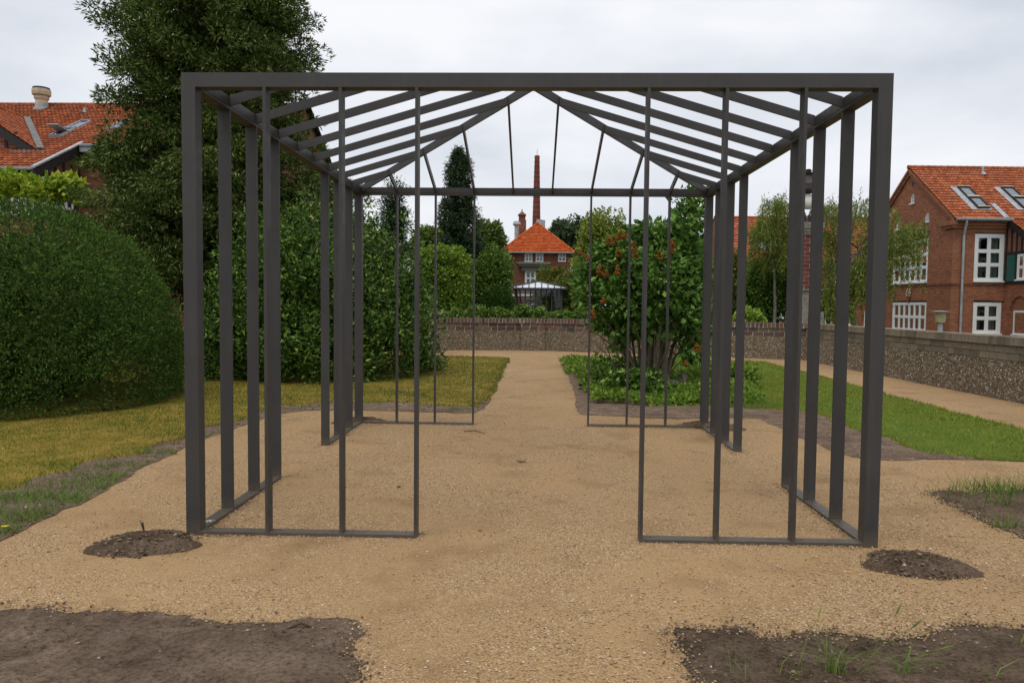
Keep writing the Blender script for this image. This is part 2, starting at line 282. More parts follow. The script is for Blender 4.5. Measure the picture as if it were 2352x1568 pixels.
# ------------------------------------------------------------------ mesh helpers
class MB:
    def __init__(s): s.v = []; s.f = []; s.np = []
    def add(s, vs, fs):
        o = len(s.v); s.v += [tuple(map(float, p)) for p in vs]; s.f += [tuple(i+o for i in f) for f in fs]; return s
    def hexa(s, p):  # 4 bottom (ccw seen from above), 4 top
        return s.add(p, [(3, 2, 1, 0), (4, 5, 6, 7), (0, 1, 5, 4), (1, 2, 6, 5), (2, 3, 7, 6), (3, 0, 4, 7)])
    def box(s, x0, x1, y0, y1, z0, z1):
        return s.hexa([(x0, y0, z0), (x1, y0, z0), (x1, y1, z0), (x0, y1, z0), (x0, y0, z1), (x1, y0, z1), (x1, y1, z1), (x0, y1, z1)])
    def fbox(s, F, u0, u1, d0, d1, z0, z1):  # F = origin, u, n(outward); d along -n (depth into the wall)
        O, u, n = [np.asarray(q, float) for q in F]; k = np.array([0, 0, 1.0]); P = lambda a, d, z: O+u*a-n*d+k*z
        return s.hexa([P(u0, d0, z0), P(u1, d0, z0), P(u1, d1, z0), P(u0, d1, z0), P(u0, d0, z1), P(u1, d0, z1), P(u1, d1, z1), P(u0, d1, z1)])
    def tube(s, pts, rad, n=6, cap=True):
        pts = [np.asarray(p, float) for p in pts]; o = len(s.v); m = len(pts)
        if not hasattr(rad, '__len__'): rad = [rad]*m
        ref = np.array([0.13, 0.31, 0.94]) if abs(np.dot(pts[-1]-pts[0], (0, 0, 1))) < 0.7*np.linalg.norm(pts[-1]-pts[0]) else np.array([0.9, 0.3, 0.1])
        for i, p in enumerate(pts):
            t = pts[min(i+1, m-1)]-pts[max(i-1, 0)]; t = t/(np.linalg.norm(t)+1e-9)
            a = np.cross(t, ref); a /= np.linalg.norm(a)+1e-9; b = np.cross(t, a)
            for k in range(n):
                q = 2*math.pi*k/n; s.v.append(tuple(p+rad[i]*(math.cos(q)*a+math.sin(q)*b)))
        for i in range(m-1):
            for k in range(n):
                s.f.append((o+i*n+k, o+i*n+(k+1) % n, o+(i+1)*n+(k+1) % n, o+(i+1)*n+k))
        if cap: s.f.append(tuple(o+k for k in range(n))[::-1]); s.f.append(tuple(o+(m-1)*n+k for k in range(n)))
        return s
    def lathe(s, prof, c=(0, 0, 0), n=16):  # prof [(r,z)]
        o = len(s.v); m = len(prof)
        for r, z in prof:
            for k in range(n):
                q = 2*math.pi*k/n; s.v.append((c[0]+r*math.cos(q), c[1]+r*math.sin(q), c[2]+z))
        for i in range(m-1):
            for k in range(n): s.f.append((o+i*n+k, o+i*n+(k+1) % n, o+(i+1)*n+(k+1) % n, o+(i+1)*n+k))
        s.f.append(tuple(o+k for k in range(n))[::-1]); s.f.append(tuple(o+(m-1)*n+k for k in range(n)))
        return s
    def prism(s, poly, a, b):  # poly: list of 3d points; extruded from +a*0 to vector b (planar polygon, ccw seen against b)
        k = len(poly); b = np.asarray(b, float); p = [np.asarray(q, float)+np.asarray(a, float) for q in poly]
        return s.add(p+[q+b for q in p], [tuple(range(k))[::-1], tuple(range(k, 2*k))]+[(i, (i+1) % k, k+(i+1) % k, k+i) for i in range(k)])
    def arr(s, V, F): s.np.append((np.asarray(V, np.float32), np.asarray(F, np.int32))); return s
    def mesh(s, name, off=(0, 0, 0), smooth=False):
        me = bpy.data.meshes.new(name); V = []; loops = []; tot = []; base = 0
        if s.v:
            V.append(np.array(s.v, np.float32)); loops.append(np.fromiter((i for f in s.f for i in f), np.int32)); tot.append(np.fromiter((len(f) for f in s.f), np.int32)); base = len(s.v)
        for a, f in s.np:
            V.append(a); loops.append((f+base).ravel()); tot.append(np.full(len(f), f.shape[1], np.int32)); base += len(a)
        V = np.concatenate(V)-np.asarray(off, np.float32); loops = np.concatenate(loops); tot = np.concatenate(tot)
        me.vertices.add(len(V)); me.vertices.foreach_set('co', V.ravel().astype(np.float32))
        me.loops.add(len(loops)); me.loops.foreach_set('vertex_index', loops)
        st = np.concatenate(([0], np.cumsum(tot)[:-1])).astype(np.int32)
        me.polygons.add(len(tot)); me.polygons.foreach_set('loop_start', st)
        me.update(calc_edges=True)
        me.polygons.foreach_set('use_smooth', np.full(len(tot), smooth, bool))
        return me

WL = {}   # where a thing or part has its origin (for children built in place)
def link(o, parent=None):
    COL.objects.link(o)
    if parent is not None: o.parent = parent
    return o
def tag(o, label=None, cat=None, group=None, kind=None):
    for k, v in (('label', label), ('category', cat), ('group', group), ('kind', kind)):
        if v: o[k] = v
    return o
def thing(name, label, cat, loc=(0, 0, 0), rotz=0.0, group=None, local=False):
    o = bpy.data.objects.new(name, None); o.empty_display_size = 0.2; o.location = loc; o.rotation_euler = (0, 0, rotz); link(o)
    tag(o, label, cat, group); WL[o.name] = np.zeros(3) if (local or rotz) else np.array(loc, float); return o
def part(name, mb, mat, parent=None, smooth=False, kind=None, label=None):
    off = WL.get(parent.name, np.zeros(3)) if parent is not None else np.zeros(3)
    o = bpy.data.objects.new(name, mb.mesh(name, off, smooth)); o.data.materials.append(M[mat]); link(o, parent)
    WL[o.name] = off
    tag(o, label, None, None, kind); return o
def solo(name, mb, mat, label, cat, loc, smooth=False, group=None):
    o = bpy.data.objects.new(name, mb.mesh(name, loc, smooth)); o.data.materials.append(M[mat]); o.location = loc; link(o); WL[o.name] = np.array(loc, float)
    return tag(o, label, cat, group)
def setting(name, mb, mat, kind='structure', smooth=False):
    o = bpy.data.objects.new(name, mb.mesh(name, (0, 0, 0), smooth)); o.data.materials.append(M[mat]); link(o); return tag(o, kind=kind)
def nrm(a): return a/(np.linalg.norm(a, axis=-1, keepdims=True)+1e-9)

# leaves: P base points, A long axis, S side axis, sizes
def leaf_quads(mb, P, A, S, ln, wd, droop=0.0):
    n = len(P); ln = np.broadcast_to(ln, n)[:, None]; wd = np.broadcast_to(wd, n)[:, None]
    N_ = np.cross(A, S); mid = P+A*ln*0.45
    V = np.stack([P, mid+S*wd*0.5+N_*ln*droop, P+A*ln, mid-S*wd*0.5+N_*ln*droop], 1).reshape(-1, 3)
    mb.arr(V, np.arange(4*n).reshape(n, 4)); return mb
def leaf_folded(mb, P, A, S, ln, wd, fold=0.25, curl=0.15):
    n = len(P); ln = np.broadcast_to(ln, n)[:, None]; wd = np.broadcast_to(wd, n)[:, None]; N_ = np.cross(A, S)
    a = P; l = P+A*ln*0.4+S*wd*0.5+N_*wd*fold; r = P+A*ln*0.4-S*wd*0.5+N_*wd*fold; m = P+A*ln*0.45; t = P+A*ln*0.97-N_*ln*curl
    V = np.stack([a, l, r, m, t], 1).reshape(-1, 3); b = np.arange(n)[:, None]*5
    F = np.concatenate([b+np.array([[0, 1, 3]]), b+np.array([[0, 3, 2]]), b+np.array([[1, 4, 3]]), b+np.array([[3, 4, 2]])]); mb.arr(V, F); return mb
def rand_dir(n): return nrm(rng.normal(size=(n, 3)))
def blob(mb, c, r, n=14, m=9, jitter=0.06):
    c = np.asarray(c, float); V = []
    for i in range(m+1):
        th = math.pi*i/m
        for k in range(n):
            q = 2*math.pi*k/n; j = 1+rng.uniform(-jitter, jitter)
            V.append(c+np.array([math.sin(th)*math.cos(q)*r[0], math.sin(th)*math.sin(q)*r[1], math.cos(th)*r[2]])*j)
    F = [(i*n+k, (i+1)*n+k, (i+1)*n+(k+1) % n, i*n+(k+1) % n) for i in range(m) for k in range(n)]
    mb.add(V, F); return mb
def clump_leaves(mb, C, R, per, ln, wd, up=0.5, droop=0.0, out=0.6, folded=False, ctr=None, flat=0.75, hang=0.0, fill=0.35, top=0.0):
    """leaves on clump spheres: C (k,3) centres, R radii"""
    k = len(C); R = np.broadcast_to(R, k); idx = np.repeat(np.arange(k), per); n = len(idx)
    d = rand_dir(n); d = nrm(d+np.array([0, 0, top])); rad = (fill+(1-fill)*rng.random(n)**0.6)
    P = C[idx]+d*np.array([1, 1, flat])*(R[idx]*rad)[:, None]
    A = nrm(d*out+rng.normal(size=(n, 3))*0.55+np.array([0, 0, -hang]))
    if ctr is not None: A = nrm(A+0.4*nrm(P-np.asarray(ctr)))
    Nn = nrm(d*0.7+np.array([0, 0, up])+rng.normal(size=(n, 3))*0.45)
    S = nrm(np.cross(A, Nn)); s = rng.uniform(0.7, 1.3, n)
    (leaf_folded if folded else leaf_quads)(mb, P, A, S, ln*s, wd*s); return mb

def core_fill(mb, c, r, n, size, noise_=0.25):
    """big inner leaves that close the heart of a dense crown"""
    d = rand_dir(n)*(0.98*rng.random((n, 1))**0.45); P = np.asarray(c)+d*np.asarray(r); P[:, 2] = np.maximum(P[:, 2], 0.05)
    A = rand_dir(n); leaf_quads(mb, P, A, nrm(np.cross(A, rand_dir(n))), size*rng.uniform(0.6, 1.4, n), size*0.6); return mb
# ground sheets
def frac_poly(pts, seg=0.12, amp=0.035, closed=True):
    pts = [np.asarray(p[:2], float) for p in pts]; out = []
    for i in range(len(pts)):
        a, b = pts[i], pts[(i+1) % len(pts)]; L = np.linalg.norm(b-a); k = max(1, int(L/seg)); t = (b-a)/(L+1e-9); nn = np.array([-t[1], t[0]])
        w1, w2 = rng.uniform(0, 6, 2)
        for j in range(k):
            q = j/k; e = math.sin(math.pi*q)**0.3 if j else 0
            out.append(a+(b-a)*q+nn*e*(rng.normal()*amp*0.55+amp*0.7*math.sin(w1+q*L*5)+amp*0.6*math.sin(w2+q*L*2.2)))
    return np.array(out)
def inside(P, poly):
    x, y = P[:, 0], P[:, 1]; r = np.zeros(len(P), bool); j = len(poly)-1
    for i in range(len(poly)):
        xi, yi = poly[i]; xj, yj = poly[j]
        c = ((yi > y) != (yj > y)) & (x < (xj-xi)*(y-yi)/(yj-yi+1e-12)+xi); r ^= c; j = i
    return r
def edge_dist(P, poly):
    d = np.full(len(P), 1e9); a = poly; b = np.roll(poly, -1, 0)
    for i in range(len(a)):
        ab = b[i]-a[i]; t = np.clip(((P-a[i])@ab)/(ab@ab+1e-12), 0, 1); d = np.minimum(d, np.linalg.norm(P-(a[i]+t[:, None]*ab), axis=1))
    return d
def hnoise(P, f, seed=0):
    r = np.random.default_rng(seed); z = np.zeros(len(P))
    for o in range(5):
        for _ in range(3):
            k = r.normal(size=2)*f*2**o; z += np.sin(P@k+r.uniform(0, 6.28))/2**o/3
    return z
def sheet(poly, z0, h, spacing, edge=0.12, f=2.0, seed=1, base=0.0):
    lo, hi = poly.min(0), poly.max(0); gx = np.arange(lo[0], hi[0], spacing); gy = np.arange(lo[1], hi[1], spacing)
    G = np.stack(np.meshgrid(gx, gy), -1).reshape(-1, 2); G = G+rng.uniform(-0.3, 0.3, G.shape)*spacing
    G = G[inside(G, poly)]; ed = edge_dist(G, poly); k = ed > spacing*0.35; G = G[k]; ed = ed[k]
    zz = z0+np.minimum(1, ed/edge)*np.maximum(base+h*hnoise(G, f, seed), base*0.45 if base else -9)
    V = [Vector(p) for p in poly]+[Vector(p) for p in G]; E = [(i, (i+1) % len(poly)) for i in range(len(poly))]
    vo, eo, fo, ov, oe, of = delaunay_2d_cdt(V, E, [list(range(len(poly)))], 1, 1e-6)
    zs = {i: z0 for i in range(len(poly))}; zs.update({len(poly)+i: zz[i] for i in range(len(G))})
    z = [zs[o[0]] if o else z0 for o in ov]
    mb = MB(); mb.add([(p.x, p.y, q) for p, q in zip(vo, z)], [tuple(f_) for f_ in fo]); return mb
def scatter(poly, dens, mind=None):
    lo, hi = poly.min(0), poly.max(0); n = int(dens*np.prod(hi-lo)); P = rng.uniform(lo, hi, (n, 2)); return P[inside(P, poly)]
def rocks(mb, P, r, flat=0.6):  # irregular octahedra at 3d points
    n = len(P); r = np.broadcast_to(r, n); b = np.array([(1, 0, 0), (0, 1, 0), (-1, 0, 0), (0, -1, 0), (0, 0, 1), (0, 0, -1)], float)
    V = b[None]*rng.uniform(0.6, 1.35, (n, 6, 1)); q = rng.uniform(0, 6.28, n); c, s = np.cos(q), np.sin(q)
    X = V[..., 0]*c[:, None]*1.25-V[..., 1]*s[:, None]*0.85; Y = V[..., 0]*s[:, None]*1.25+V[..., 1]*c[:, None]*0.85
    V = np.stack([X, Y, V[..., 2]*flat], -1)*r[:, None, None]+P[:, None, :]
    F = np.array([(0, 1, 4), (1, 2, 4), (2, 3, 4), (3, 0, 4), (1, 0, 5), (2, 1, 5), (3, 2, 5), (0, 3, 5)])
    mb.arr(V.reshape(-1, 3), (np.arange(n)[:, None, None]*6+F[None]).reshape(-1, 3)); return mb
def blades(mb, P2, z0, h, w, lean=0.5):
    n = len(P2); q = rng.uniform(0, 6.28, n); d = np.stack([np.cos(q), np.sin(q), np.zeros(n)], -1)
    P = np.concatenate([P2, np.full((n, 1), z0)], 1); s = nrm(rng.normal(size=(n, 3))*np.array([1, 1, 0])); h = h*rng.uniform(0.5, 1.3, n); w = np.broadcast_to(w, n)
    T = P+np.array([0, 0, 1.0])*h[:, None]+d*(h*lean*rng.uniform(0, 1.6, n))[:, None]
    V = np.stack([P-s*w[:, None]/2, P+s*w[:, None]/2, T], 1).reshape(-1, 3); mb.arr(V, np.arange(3*n).reshape(n, 3)); return mb

# ================================================================== the ground
setting('ground', MB().add([(-400, -60, -0.09), (400, -60, -0.09), (400, 700, -0.09), (-400, 700, -0.09)], [(0, 1, 2, 3)]), 'terrain')
GRAVEL = frac_poly([(-9, -9), (14, -9), (11.0, 7), (11.0, 17.6), (2.4, 21.2), (-6, 20.6), (-9, 20.3)], 0.6, 0.0)
setting('gravel_court', sheet(GRAVEL, 0.0, 0.0035, 0.16, 0.3, 1.3, 3), 'gravel', smooth=True)
def px_poly(pts, seg=0.12, amp=0.03): return frac_poly([gp(*p) if len(p) == 2 else np.array(p[:2]) for p in pts], seg, amp)
W3 = lambda x, y: (x, y, 0)
EDGE_L = [(-260, 1330), (0, 1243), (60, 1215), (130, 1182), (200, 1150), (270, 1110), (350, 1065), (425, 1028), (480, 1005), (540, 985), (600, 963), (650, 950), (700, 943),
          (830, 942), (950, 946), (1040, 949), (1095, 948), (1114, 933)]
PATH_L = [(1132, 905), (1150, 870), (1163, 838), (1170, 823)]
FAR_L = [(1100, 820), (1000, 818), W3(-5, 17.2), W3(-9, 17), W3(-9, -1.6)]
LAWN_L = [(-260, 1200), (0, 1139), (75, 1109), (188, 1085), (205, 1064), (328, 1051), (342, 1037), (420, 1012), (468, 988), (567, 967), (595, 947), (646, 935), (735, 928),
          (832, 930), (917, 926), (1010, 936), (1090, 938), (1118, 922)]
SOIL_LP = px_poly(EDGE_L+PATH_L+FAR_L, 0.1, 0.022)
LAWN_LP = px_poly(LAWN_L+PATH_L+FAR_L, 0.09, 0.04)
setting('soil_border', sheet(SOIL_LP, 0.006, 0.01, 0.14, 0.15, 5, 5, 0.012), 'soil')
setting('dry_lawn', sheet(LAWN_LP, 0.010, 0.006, 0.16, 0.12, 2, 6, 0.022), 'turf_dry')
SOIL_RP = px_poly([(1284, 826), (1308, 870), (1320, 905), (1325, 945), (1340, 953), (1450, 958), (1560, 962), (1620, 960), (1743, 962), (1796, 985), (1830, 1005), (1878, 1019), (1908, 1036), (1959, 1050),
                   (2026, 1057), (2078, 1058), (2147, 1055), (2262, 1058), (2200, 1030), (2060, 985), (1900, 935), (1700, 905), (1450, 880), (1340, 840)], 0.1, 0.02)
setting('soil_border', sheet(SOIL_RP, 0.006, 0.01, 0.12, 0.15, 5, 8, 0.012), 'soil')
LAWN_RP = px_poly([(1287, 825), (1500, 828), (1680, 830), (1755, 832), (1840, 854), (1913, 873), (1987, 893), (2034, 907), (2112, 926), (2198, 951), (2266, 968), (2352, 990), W3(8.62, 4.2), W3(8.6, 3.3), W3(8.3, 2.9), W3(7.8, 2.84),
                   (2352, 1061), (2262, 1056), (2180, 1048), (2112, 1040), (2060, 1022), (2026, 1007), (1981, 999), (1942, 982), (1908, 968), (1878, 956), (1834, 948), (1755, 942), (1711, 939), (1550, 932), (1400, 918), (1362, 880), (1332, 850)], 0.09, 0.035)
setting('green_lawn', sheet(LAWN_RP, 0.010, 0.006, 0.16, 0.12, 2, 9, 0.022), 'turf_green')
BED_L = px_poly([(-300, 1395), (0, 1402), (60, 1398), (150, 1408), (250, 1402), (330, 1404), (420, 1411), (520, 1433), (620, 1430), (700, 1418), (800, 1420), (832, 1432), (838, 1460), (815, 1490), (830, 1530), (812, 1568), (800, 1660), (-400, 1660)], 0.045, 0.02)
setting('soil_bed', sheet(BED_L, 0.003, 0.02, 0.035, 0.13, 6, 12, 0.02), 'soil')
BED_R = px_poly([(1545, 1452), (1580, 1441), (1650, 1448), (1700, 1441), (1760, 1466), (1850, 1453), (1950, 1458), (2020, 1471), (2100, 1463), (2180, 1441), (2260, 1438), (2352, 1446), (2600, 1440), (2760, 1660), (1660, 1660), (1597, 1568), (1565, 1520), (1547, 1480)], 0.045, 0.02)
setting('soil_bed', sheet(BED_R, 0.003, 0.02, 0.035, 0.13, 6, 14, 0.02), 'soil_dark')
BED_E = px_poly([(2135, 1131), (2180, 1127), (2250, 1131), (2352, 1126), (2560, 1120), (2620, 1330), (2430, 1262), (2352, 1238), (2300, 1214), (2230, 1182), (2165, 1152)], 0.045, 0.02)
setting('soil_bed', sheet(BED_E, 0.004, 0.013, 0.06, 0.1, 7, 15, 0.016), 'soil_dark')

# grass, loose stones and clods: nobody could count them
def lawn_blades(name, poly, mat, dens, h):
    P = scatter(poly, dens); d = np.linalg.norm(P-CAM[:2], axis=1)
    k = (d < 22) & (rng.random(len(P)) < np.clip(11/d, 0.3, 1.0)); P = P[k]; d = d[k]
    mb = MB(); blades(mb, P, 0.014, h, np.clip(0.0011*d, 0.006, 0.016), 0.7); return setting(name, mb, mat, 'stuff')
lawn_blades('grass', LAWN_LP[:], 'lawn_dry', 1500, 0.042)
lawn_blades('grass', LAWN_RP[:], 'lawn_green', 1900, 0.045)
mb = MB()
for (x0, y0, s, n) in ((40, 1185, 0.5, 700), (170, 1150, 0.45, 700), (250, 1120, 0.4, 600), (270, 1100, 0.3, 400), (20, 1225, 0.35, 500), (120, 1195, 0.3, 350), (60, 1150, 0.4, 500), (330, 1075, 0.4, 350), (380, 1045, 0.3, 250), (440, 1003, 0.3, 200),
                       (150, 1250, 0.15, 40), (700, 935, 0.5, 120), (1060, 945, 0.3, 120)):
    c = gp(x0, y0)[:2]; P = c+rng.normal(size=(n, 2))*s*np.array([0.9, 0.25]); P = P[inside(P, SOIL_LP)]
    blades(mb, P, 0.012, 0.06, 0.007, 0.8)
for (x0, y0, s, n) in ((2330, 1133, 0.28, 420), (2300, 1215, 0.06, 30), (2300, 1160, 0.15, 60), (1770, 938, 0.35, 260), (1690, 936, 0.3, 200)):
    c = gp(x0, y0)[:2]; P = c+rng.normal(size=(n, 2))*s*np.array([1, 0.4]); blades(mb, P, 0.012, 0.13, 0.007, 0.8)
setting('weeds', mb, 'weed_green', 'stuff')
def on_ground(P, z): return np.concatenate([P, np.full((len(P), 1), z)], 1)
mb = MB()
NEAR = np.array([(-2.4, -3.2), (7.6, -3.2), (9, 4), (6.5, 9), (-3.2, 9), (-3.4, 1)])
P = scatter(NEAR, 700); d = np.linalg.norm(P-CAM[:2], axis=1)
bare = ~(inside(P, BED_L) | inside(P, BED_R) | inside(P, BED_E) | inside(P, SOIL_LP) | inside(P, SOIL_RP))
clumpy = hnoise(P, 1.1, 31) > -0.15+0.5*rng.random(len(P))
k = bare & (rng.random(len(P)) < np.clip(4.2/d, 0.12, 1)) & (clumpy | (rng.random(len(P)) < 0.25)); P = P[k]
rocks(mb, on_ground(P, 0.004), 0.0035+0.004*rng.random(len(P))**2.5+0.0007*np.linalg.norm(P-CAM[:2], axis=1)**0.5, 0.55)
setting('gravel', mb, 'stone_mix', 'stuff')
mb = MB()
for poly, dn in ((BED_L, 1100), (BED_R, 1100), (BED_E, 600), (SOIL_RP, 200)):
    P = scatter(poly, dn); P = P[(np.linalg.norm(P-CAM[:2], axis=1) < 14)]
    P = P[hnoise(P, 3.5, 5) > 0.3-0.9*rng.random(len(P))]
    rocks(mb, on_ground(P, 0.02), 0.002+0.009*rng.random(len(P))**4, 0.6)
P = scatter(SOIL_LP, 260); P = P[~inside(P, LAWN_LP)]; rocks(mb, on_ground(P, 0.02), 0.004+0.012*rng.random(len(P))**3, 0.6)
for poly in (BED_L, BED_R, BED_E):   # crumbs spilled over the edges of the beds
    q = poly[rng.integers(0, len(poly), 3600)]; q = q+rng.normal(size=q.shape)*(0.02+0.05*rng.random((len(q), 1))**2); q = q[hnoise(q, 2.5, 77) > 0.1-0.9*rng.random(len(q))**2]; rocks(mb, on_ground(q, 0.008), 0.002+0.008*rng.random(len(q))**3, 0.7)
setting('soil_crumbs', mb, 'clod_mix', 'stuff')
mb = MB()
for poly in (BED_L, BED_R, BED_E, SOIL_LP, SOIL_RP):   # stray gravel kicked on to the soil
    q = poly[rng.integers(0, len(poly), 1300)]; q = q+rng.normal(size=q.shape)*(0.02+0.09*rng.random((len(q), 1))**2); rocks(mb, on_ground(q, 0.014), 0.003+0.004*rng.random(len(q)), 0.7)
setting('stray_gravel', mb, 'stone_mix', 'stuff')

# ================================================================== the open steel pavilion
PW, PD, PH, PT, TH = 4.504, 4.713, 3.0, 0.09, 0.02
BX, BY = (PW-PT)/9, (PD-PT)/9
pav = thing('garden_pavilion', 'large open dark grey steel pavilion frame standing on the gravel court', 'pavilion', (PW/2, PD/2, 0))
for x in (0, PW-PT):
    for y in (0, PD-PT): part('corner_post', MB().box(x, x+PT, y, y+PT, -0.05, PH), 'dark_steel', pav)
RZ = 0.025; LZ = 2.91
ks = (1, 2, 3, 6, 7, 8); RUN = ((0, 3), (6, 9))
def ringbeam(side):
    prof = [(0, LZ), (PT, LZ), (PT, 2.928), (0.076, 2.928), (0.076, 2.933), (0.087, 2.933), (0.087, PH), (0, PH)]
    mb = MB()
    if side == 'f': mb.prism([(PT, d, z) for d, z in prof], (0, 0, 0), (PW-2*PT, 0, 0))
    if side == 'b': mb.prism([(PT, PD-d, z) for d, z in prof][::-1], (0, 0, 0), (PW-2*PT, 0, 0))
    if side == 'l': mb.prism([(d, PT, z) for d, z in prof][::-1], (0, 0, 0), (0, PD-2*PT, 0))
    if side == 'r': mb.prism([(PW-d, PT, z) for d, z in prof], (0, 0, 0), (0, PD-2*PT, 0))
    return mb
for s in 'fblr': part('ring_beam', ringbeam(s), 'dark_steel', pav)
for k in ks:
    z0 = -0.03 if k in (3, 6) else RZ
    x = PT/2+BX*k
    for y in (0, PD-PT): part('mullion', MB().box(x-TH/2, x+TH/2, y+0.001, y+PT-0.001, z0, LZ), 'dark_steel', pav)
    y = PT/2+BY*k
    for x in (0, PW-PT): part('mullion', MB().box(x+0.001, x+PT-0.001, y-TH/2, y+TH/2, z0, LZ), 'dark_steel', pav)
def screw(p): return MB().lathe([(0.0065, 0), (0.0065, 0.0035), (0.003, 0.005)], p, 8)
for a, b in RUN:
    def ends(B, L): return (PT if a == 0 else PT/2+B*6+TH/2), (PT/2+B*3-TH/2 if a == 0 else L-PT)
    x0, x1 = ends(BX, PW); y0, y1 = ends(BY, PD)
    for y in (0, PD-PT):
        r = part('base_rail', MB().box(x0, x1, y, y+PT, -0.012, RZ), 'dark_steel', pav)
        for i in range(3):
            for e in (0.07, BX-0.07): part('screw', screw((PT/2+BX*(a+i)+e+(0.03 if i == 0 and a == 0 and e < 0.1 else 0), y+0.06, RZ)), 'dark_steel', r)
    for x in (0, PW-PT):
        r = part('base_rail', MB().box(x, x+PT, y0, y1, -0.012, RZ), 'dark_steel', pav)
        for i in range(3):
            for e in (0.08, BY-0.07): part('screw', screw((x+0.045, PT/2+BY*(a+i)+e, RZ)), 'dark_steel', r)
AZ = 3.562; BZ = 2.935; RD = 0.072
cx, cy = PW/2, PD/2
def bar(p, q, th, dep):  # flat bar on edge between two points on its lower edge
    p = np.array(p, float); q = np.array(q, float); d = q-p; s = np.array([-d[1], d[0], 0]); s = s/np.linalg.norm(s)*th/2; k = np.array([0, 0, dep])
    return MB().hexa([p-s, q-s, q+s, p+s, p-s+k, q-s+k, q+s+k, p+s+k])
for sx in (0, 1):
    for sy in (0, 1):
        p = (PT-0.02 if not sx else PW-PT+0.02, PT-0.02 if not sy else PD-PT+0.02, BZ-0.006); d = np.array([cx-p[0], cy-p[1], 0]); d /= np.linalg.norm(d)
        part('hip_rafter', bar(p, (cx-d[0]*0.012, cy-d[1]*0.012, AZ), TH, RD+0.012), 'dark_steel', pav)
for k in range(1, 9):
    f = min(k, 9-k)
    x = PT/2+BX*k; fr = (min(x, PW-x)-PT)/(PW/2-PT); run = fr*(PD/2-PT); zz = BZ+fr*(AZ-BZ)
    for y, s in ((PT, 1), (PD-PT, -1)): part('jack_rafter', bar((x, y-s*0.002, BZ), (x, y+s*(run-0.012), zz), TH, RD), 'dark_steel', pav)
    y = PT/2+BY*k; fr = (min(y, PD-y)-PT)/(PD/2-PT); run = fr*(PW/2-PT); zz = BZ+fr*(AZ-BZ)
    for x, s in ((PT, 1), (PW-PT, -1)): part('jack_rafter', bar((x-s*0.002, y, BZ), (x+s*(run-0.012), y, zz), TH, RD), 'dark_steel', pav)
def hole(p, n):
    a = np.array(n, float); return MB().tube([np.array(p)-a*0.001, np.array(p)+a*0.0016], 0.0055, 7)
for x, xs in ((0.032, -1), (PW-0.032, 1)):
    for k in (1, 2, 3, 6, 7, 8):
        for z in (0.75, 1.45, 2.15): part('dark_hole_disc', hole((x, PT/2+BY*k-TH/2, z), (0, -1, 0)), 'black_iron', pav)  # black discs stand in for drilled holes, their dark depth put into the colour
dr = MB()
c = np.array([0.045, 0.23, RZ+0.001])
for i in range(26): rocks(dr, (c+rng.normal(size=3)*np.array([0.02, 0.014, 0]))[None], 0.004+0.005*rng.random(), 0.3)
part('bird_dropping', dr, 'white_dropping', pav)

# soil heaped round the four corner footings
def mound(c, rx, ry, h, rot, label, group='soil heaps at the pavilion corners'):
    n = 46; V = [(0, 0, h)]; F = []; rings = 12
    for i in range(1, rings+1):
        t = i/rings
        for k in range(n):
            q = 2*math.pi*k/n; e = 1+0.1*math.sin(3*q+rx*9)+0.07*math.sin(5*q+1+ry*7)+rng.normal()*0.02
            z = (0.008+h*(1-t**3.2)*(1+rng.normal()*0.13)*(0.9+0.25*math.sin(4*q+t*5)))*(0 if i == rings else 1)
            X, Y = rx*t*e*math.cos(q), ry*t*e*math.sin(q); V.append((X*math.cos(rot)-Y*math.sin(rot), X*math.sin(rot)+Y*math.cos(rot), z))
    F += [(0, 1+k, 1+(k+1) % n) for k in range(n)]
    for i in range(rings-1):
        F += [(1+i*n+k, 1+(i+1)*n+k, 1+(i+1)*n+(k+1) % n, 1+i*n+(k+1) % n) for k in range(n)]
    V = [(c[0]+p[0], c[1]+p[1], p[2]) for p in V]
    t = thing('soil_heap', label, 'soil heap', (c[0], c[1], 0), 0, group)
    part('heaped_soil', MB().add(V, F), 'soil_dark', t, smooth=True)
    m = 420; q = rng.uniform(0, 6.28, m); r = rng.random(m)**0.5*1.06
    X, Y = rx*r*np.cos(q), ry*r*np.sin(q); P = np.stack([c[0]+X*math.cos(rot)-Y*math.sin(rot), c[1]+X*math.sin(rot)+Y*math.cos(rot), 0.008+h*np.maximum(0, 1-r**3.2)], -1)
    mb = MB(); rocks(mb, P, 0.004+0.011*rng.random(m)**2.5, 0.7); o = part('clods', mb, 'clod_mix', t); o['kind'] = 'stuff'
a = gp(336, 1250); mound((a[0]+0.0, a[1]), 0.32, 0.25, 0.045, 0.1, 'low dark soil heap at the front left pavilion post, with a stub sticking up')
mb = MB(); p = gp(365, 1206); st = np.array([p[0]+0.02, a[1]+0.17, 0.03])
for i in range(4): mb.tube([st, st+np.array([rng.normal()*0.02, rng.normal()*0.01, 0.05+0.02*rng.random()])], [0.006, 0.003], 5)
solo('twig_stub', mb, 'twig_brown', 'short brown twig stub sticking up from the front left soil heap', 'twig', tuple(st))
a = gp(2106, 1299); mound((a[0], a[1]+0.0), 0.31, 0.23, 0.048, -0.2, 'flat dark oval soil heap beside the front right pavilion post')
mound((0.02, PD+0.02, 0), 0.34, 0.14, 0.05, 0.3, 'small soil heap at the rear left pavilion post')
mound((PW+0.05, PD-0.02, 0), 0.42, 0.2, 0.06, -0.3, 'small soil heap at the rear right pavilion post')

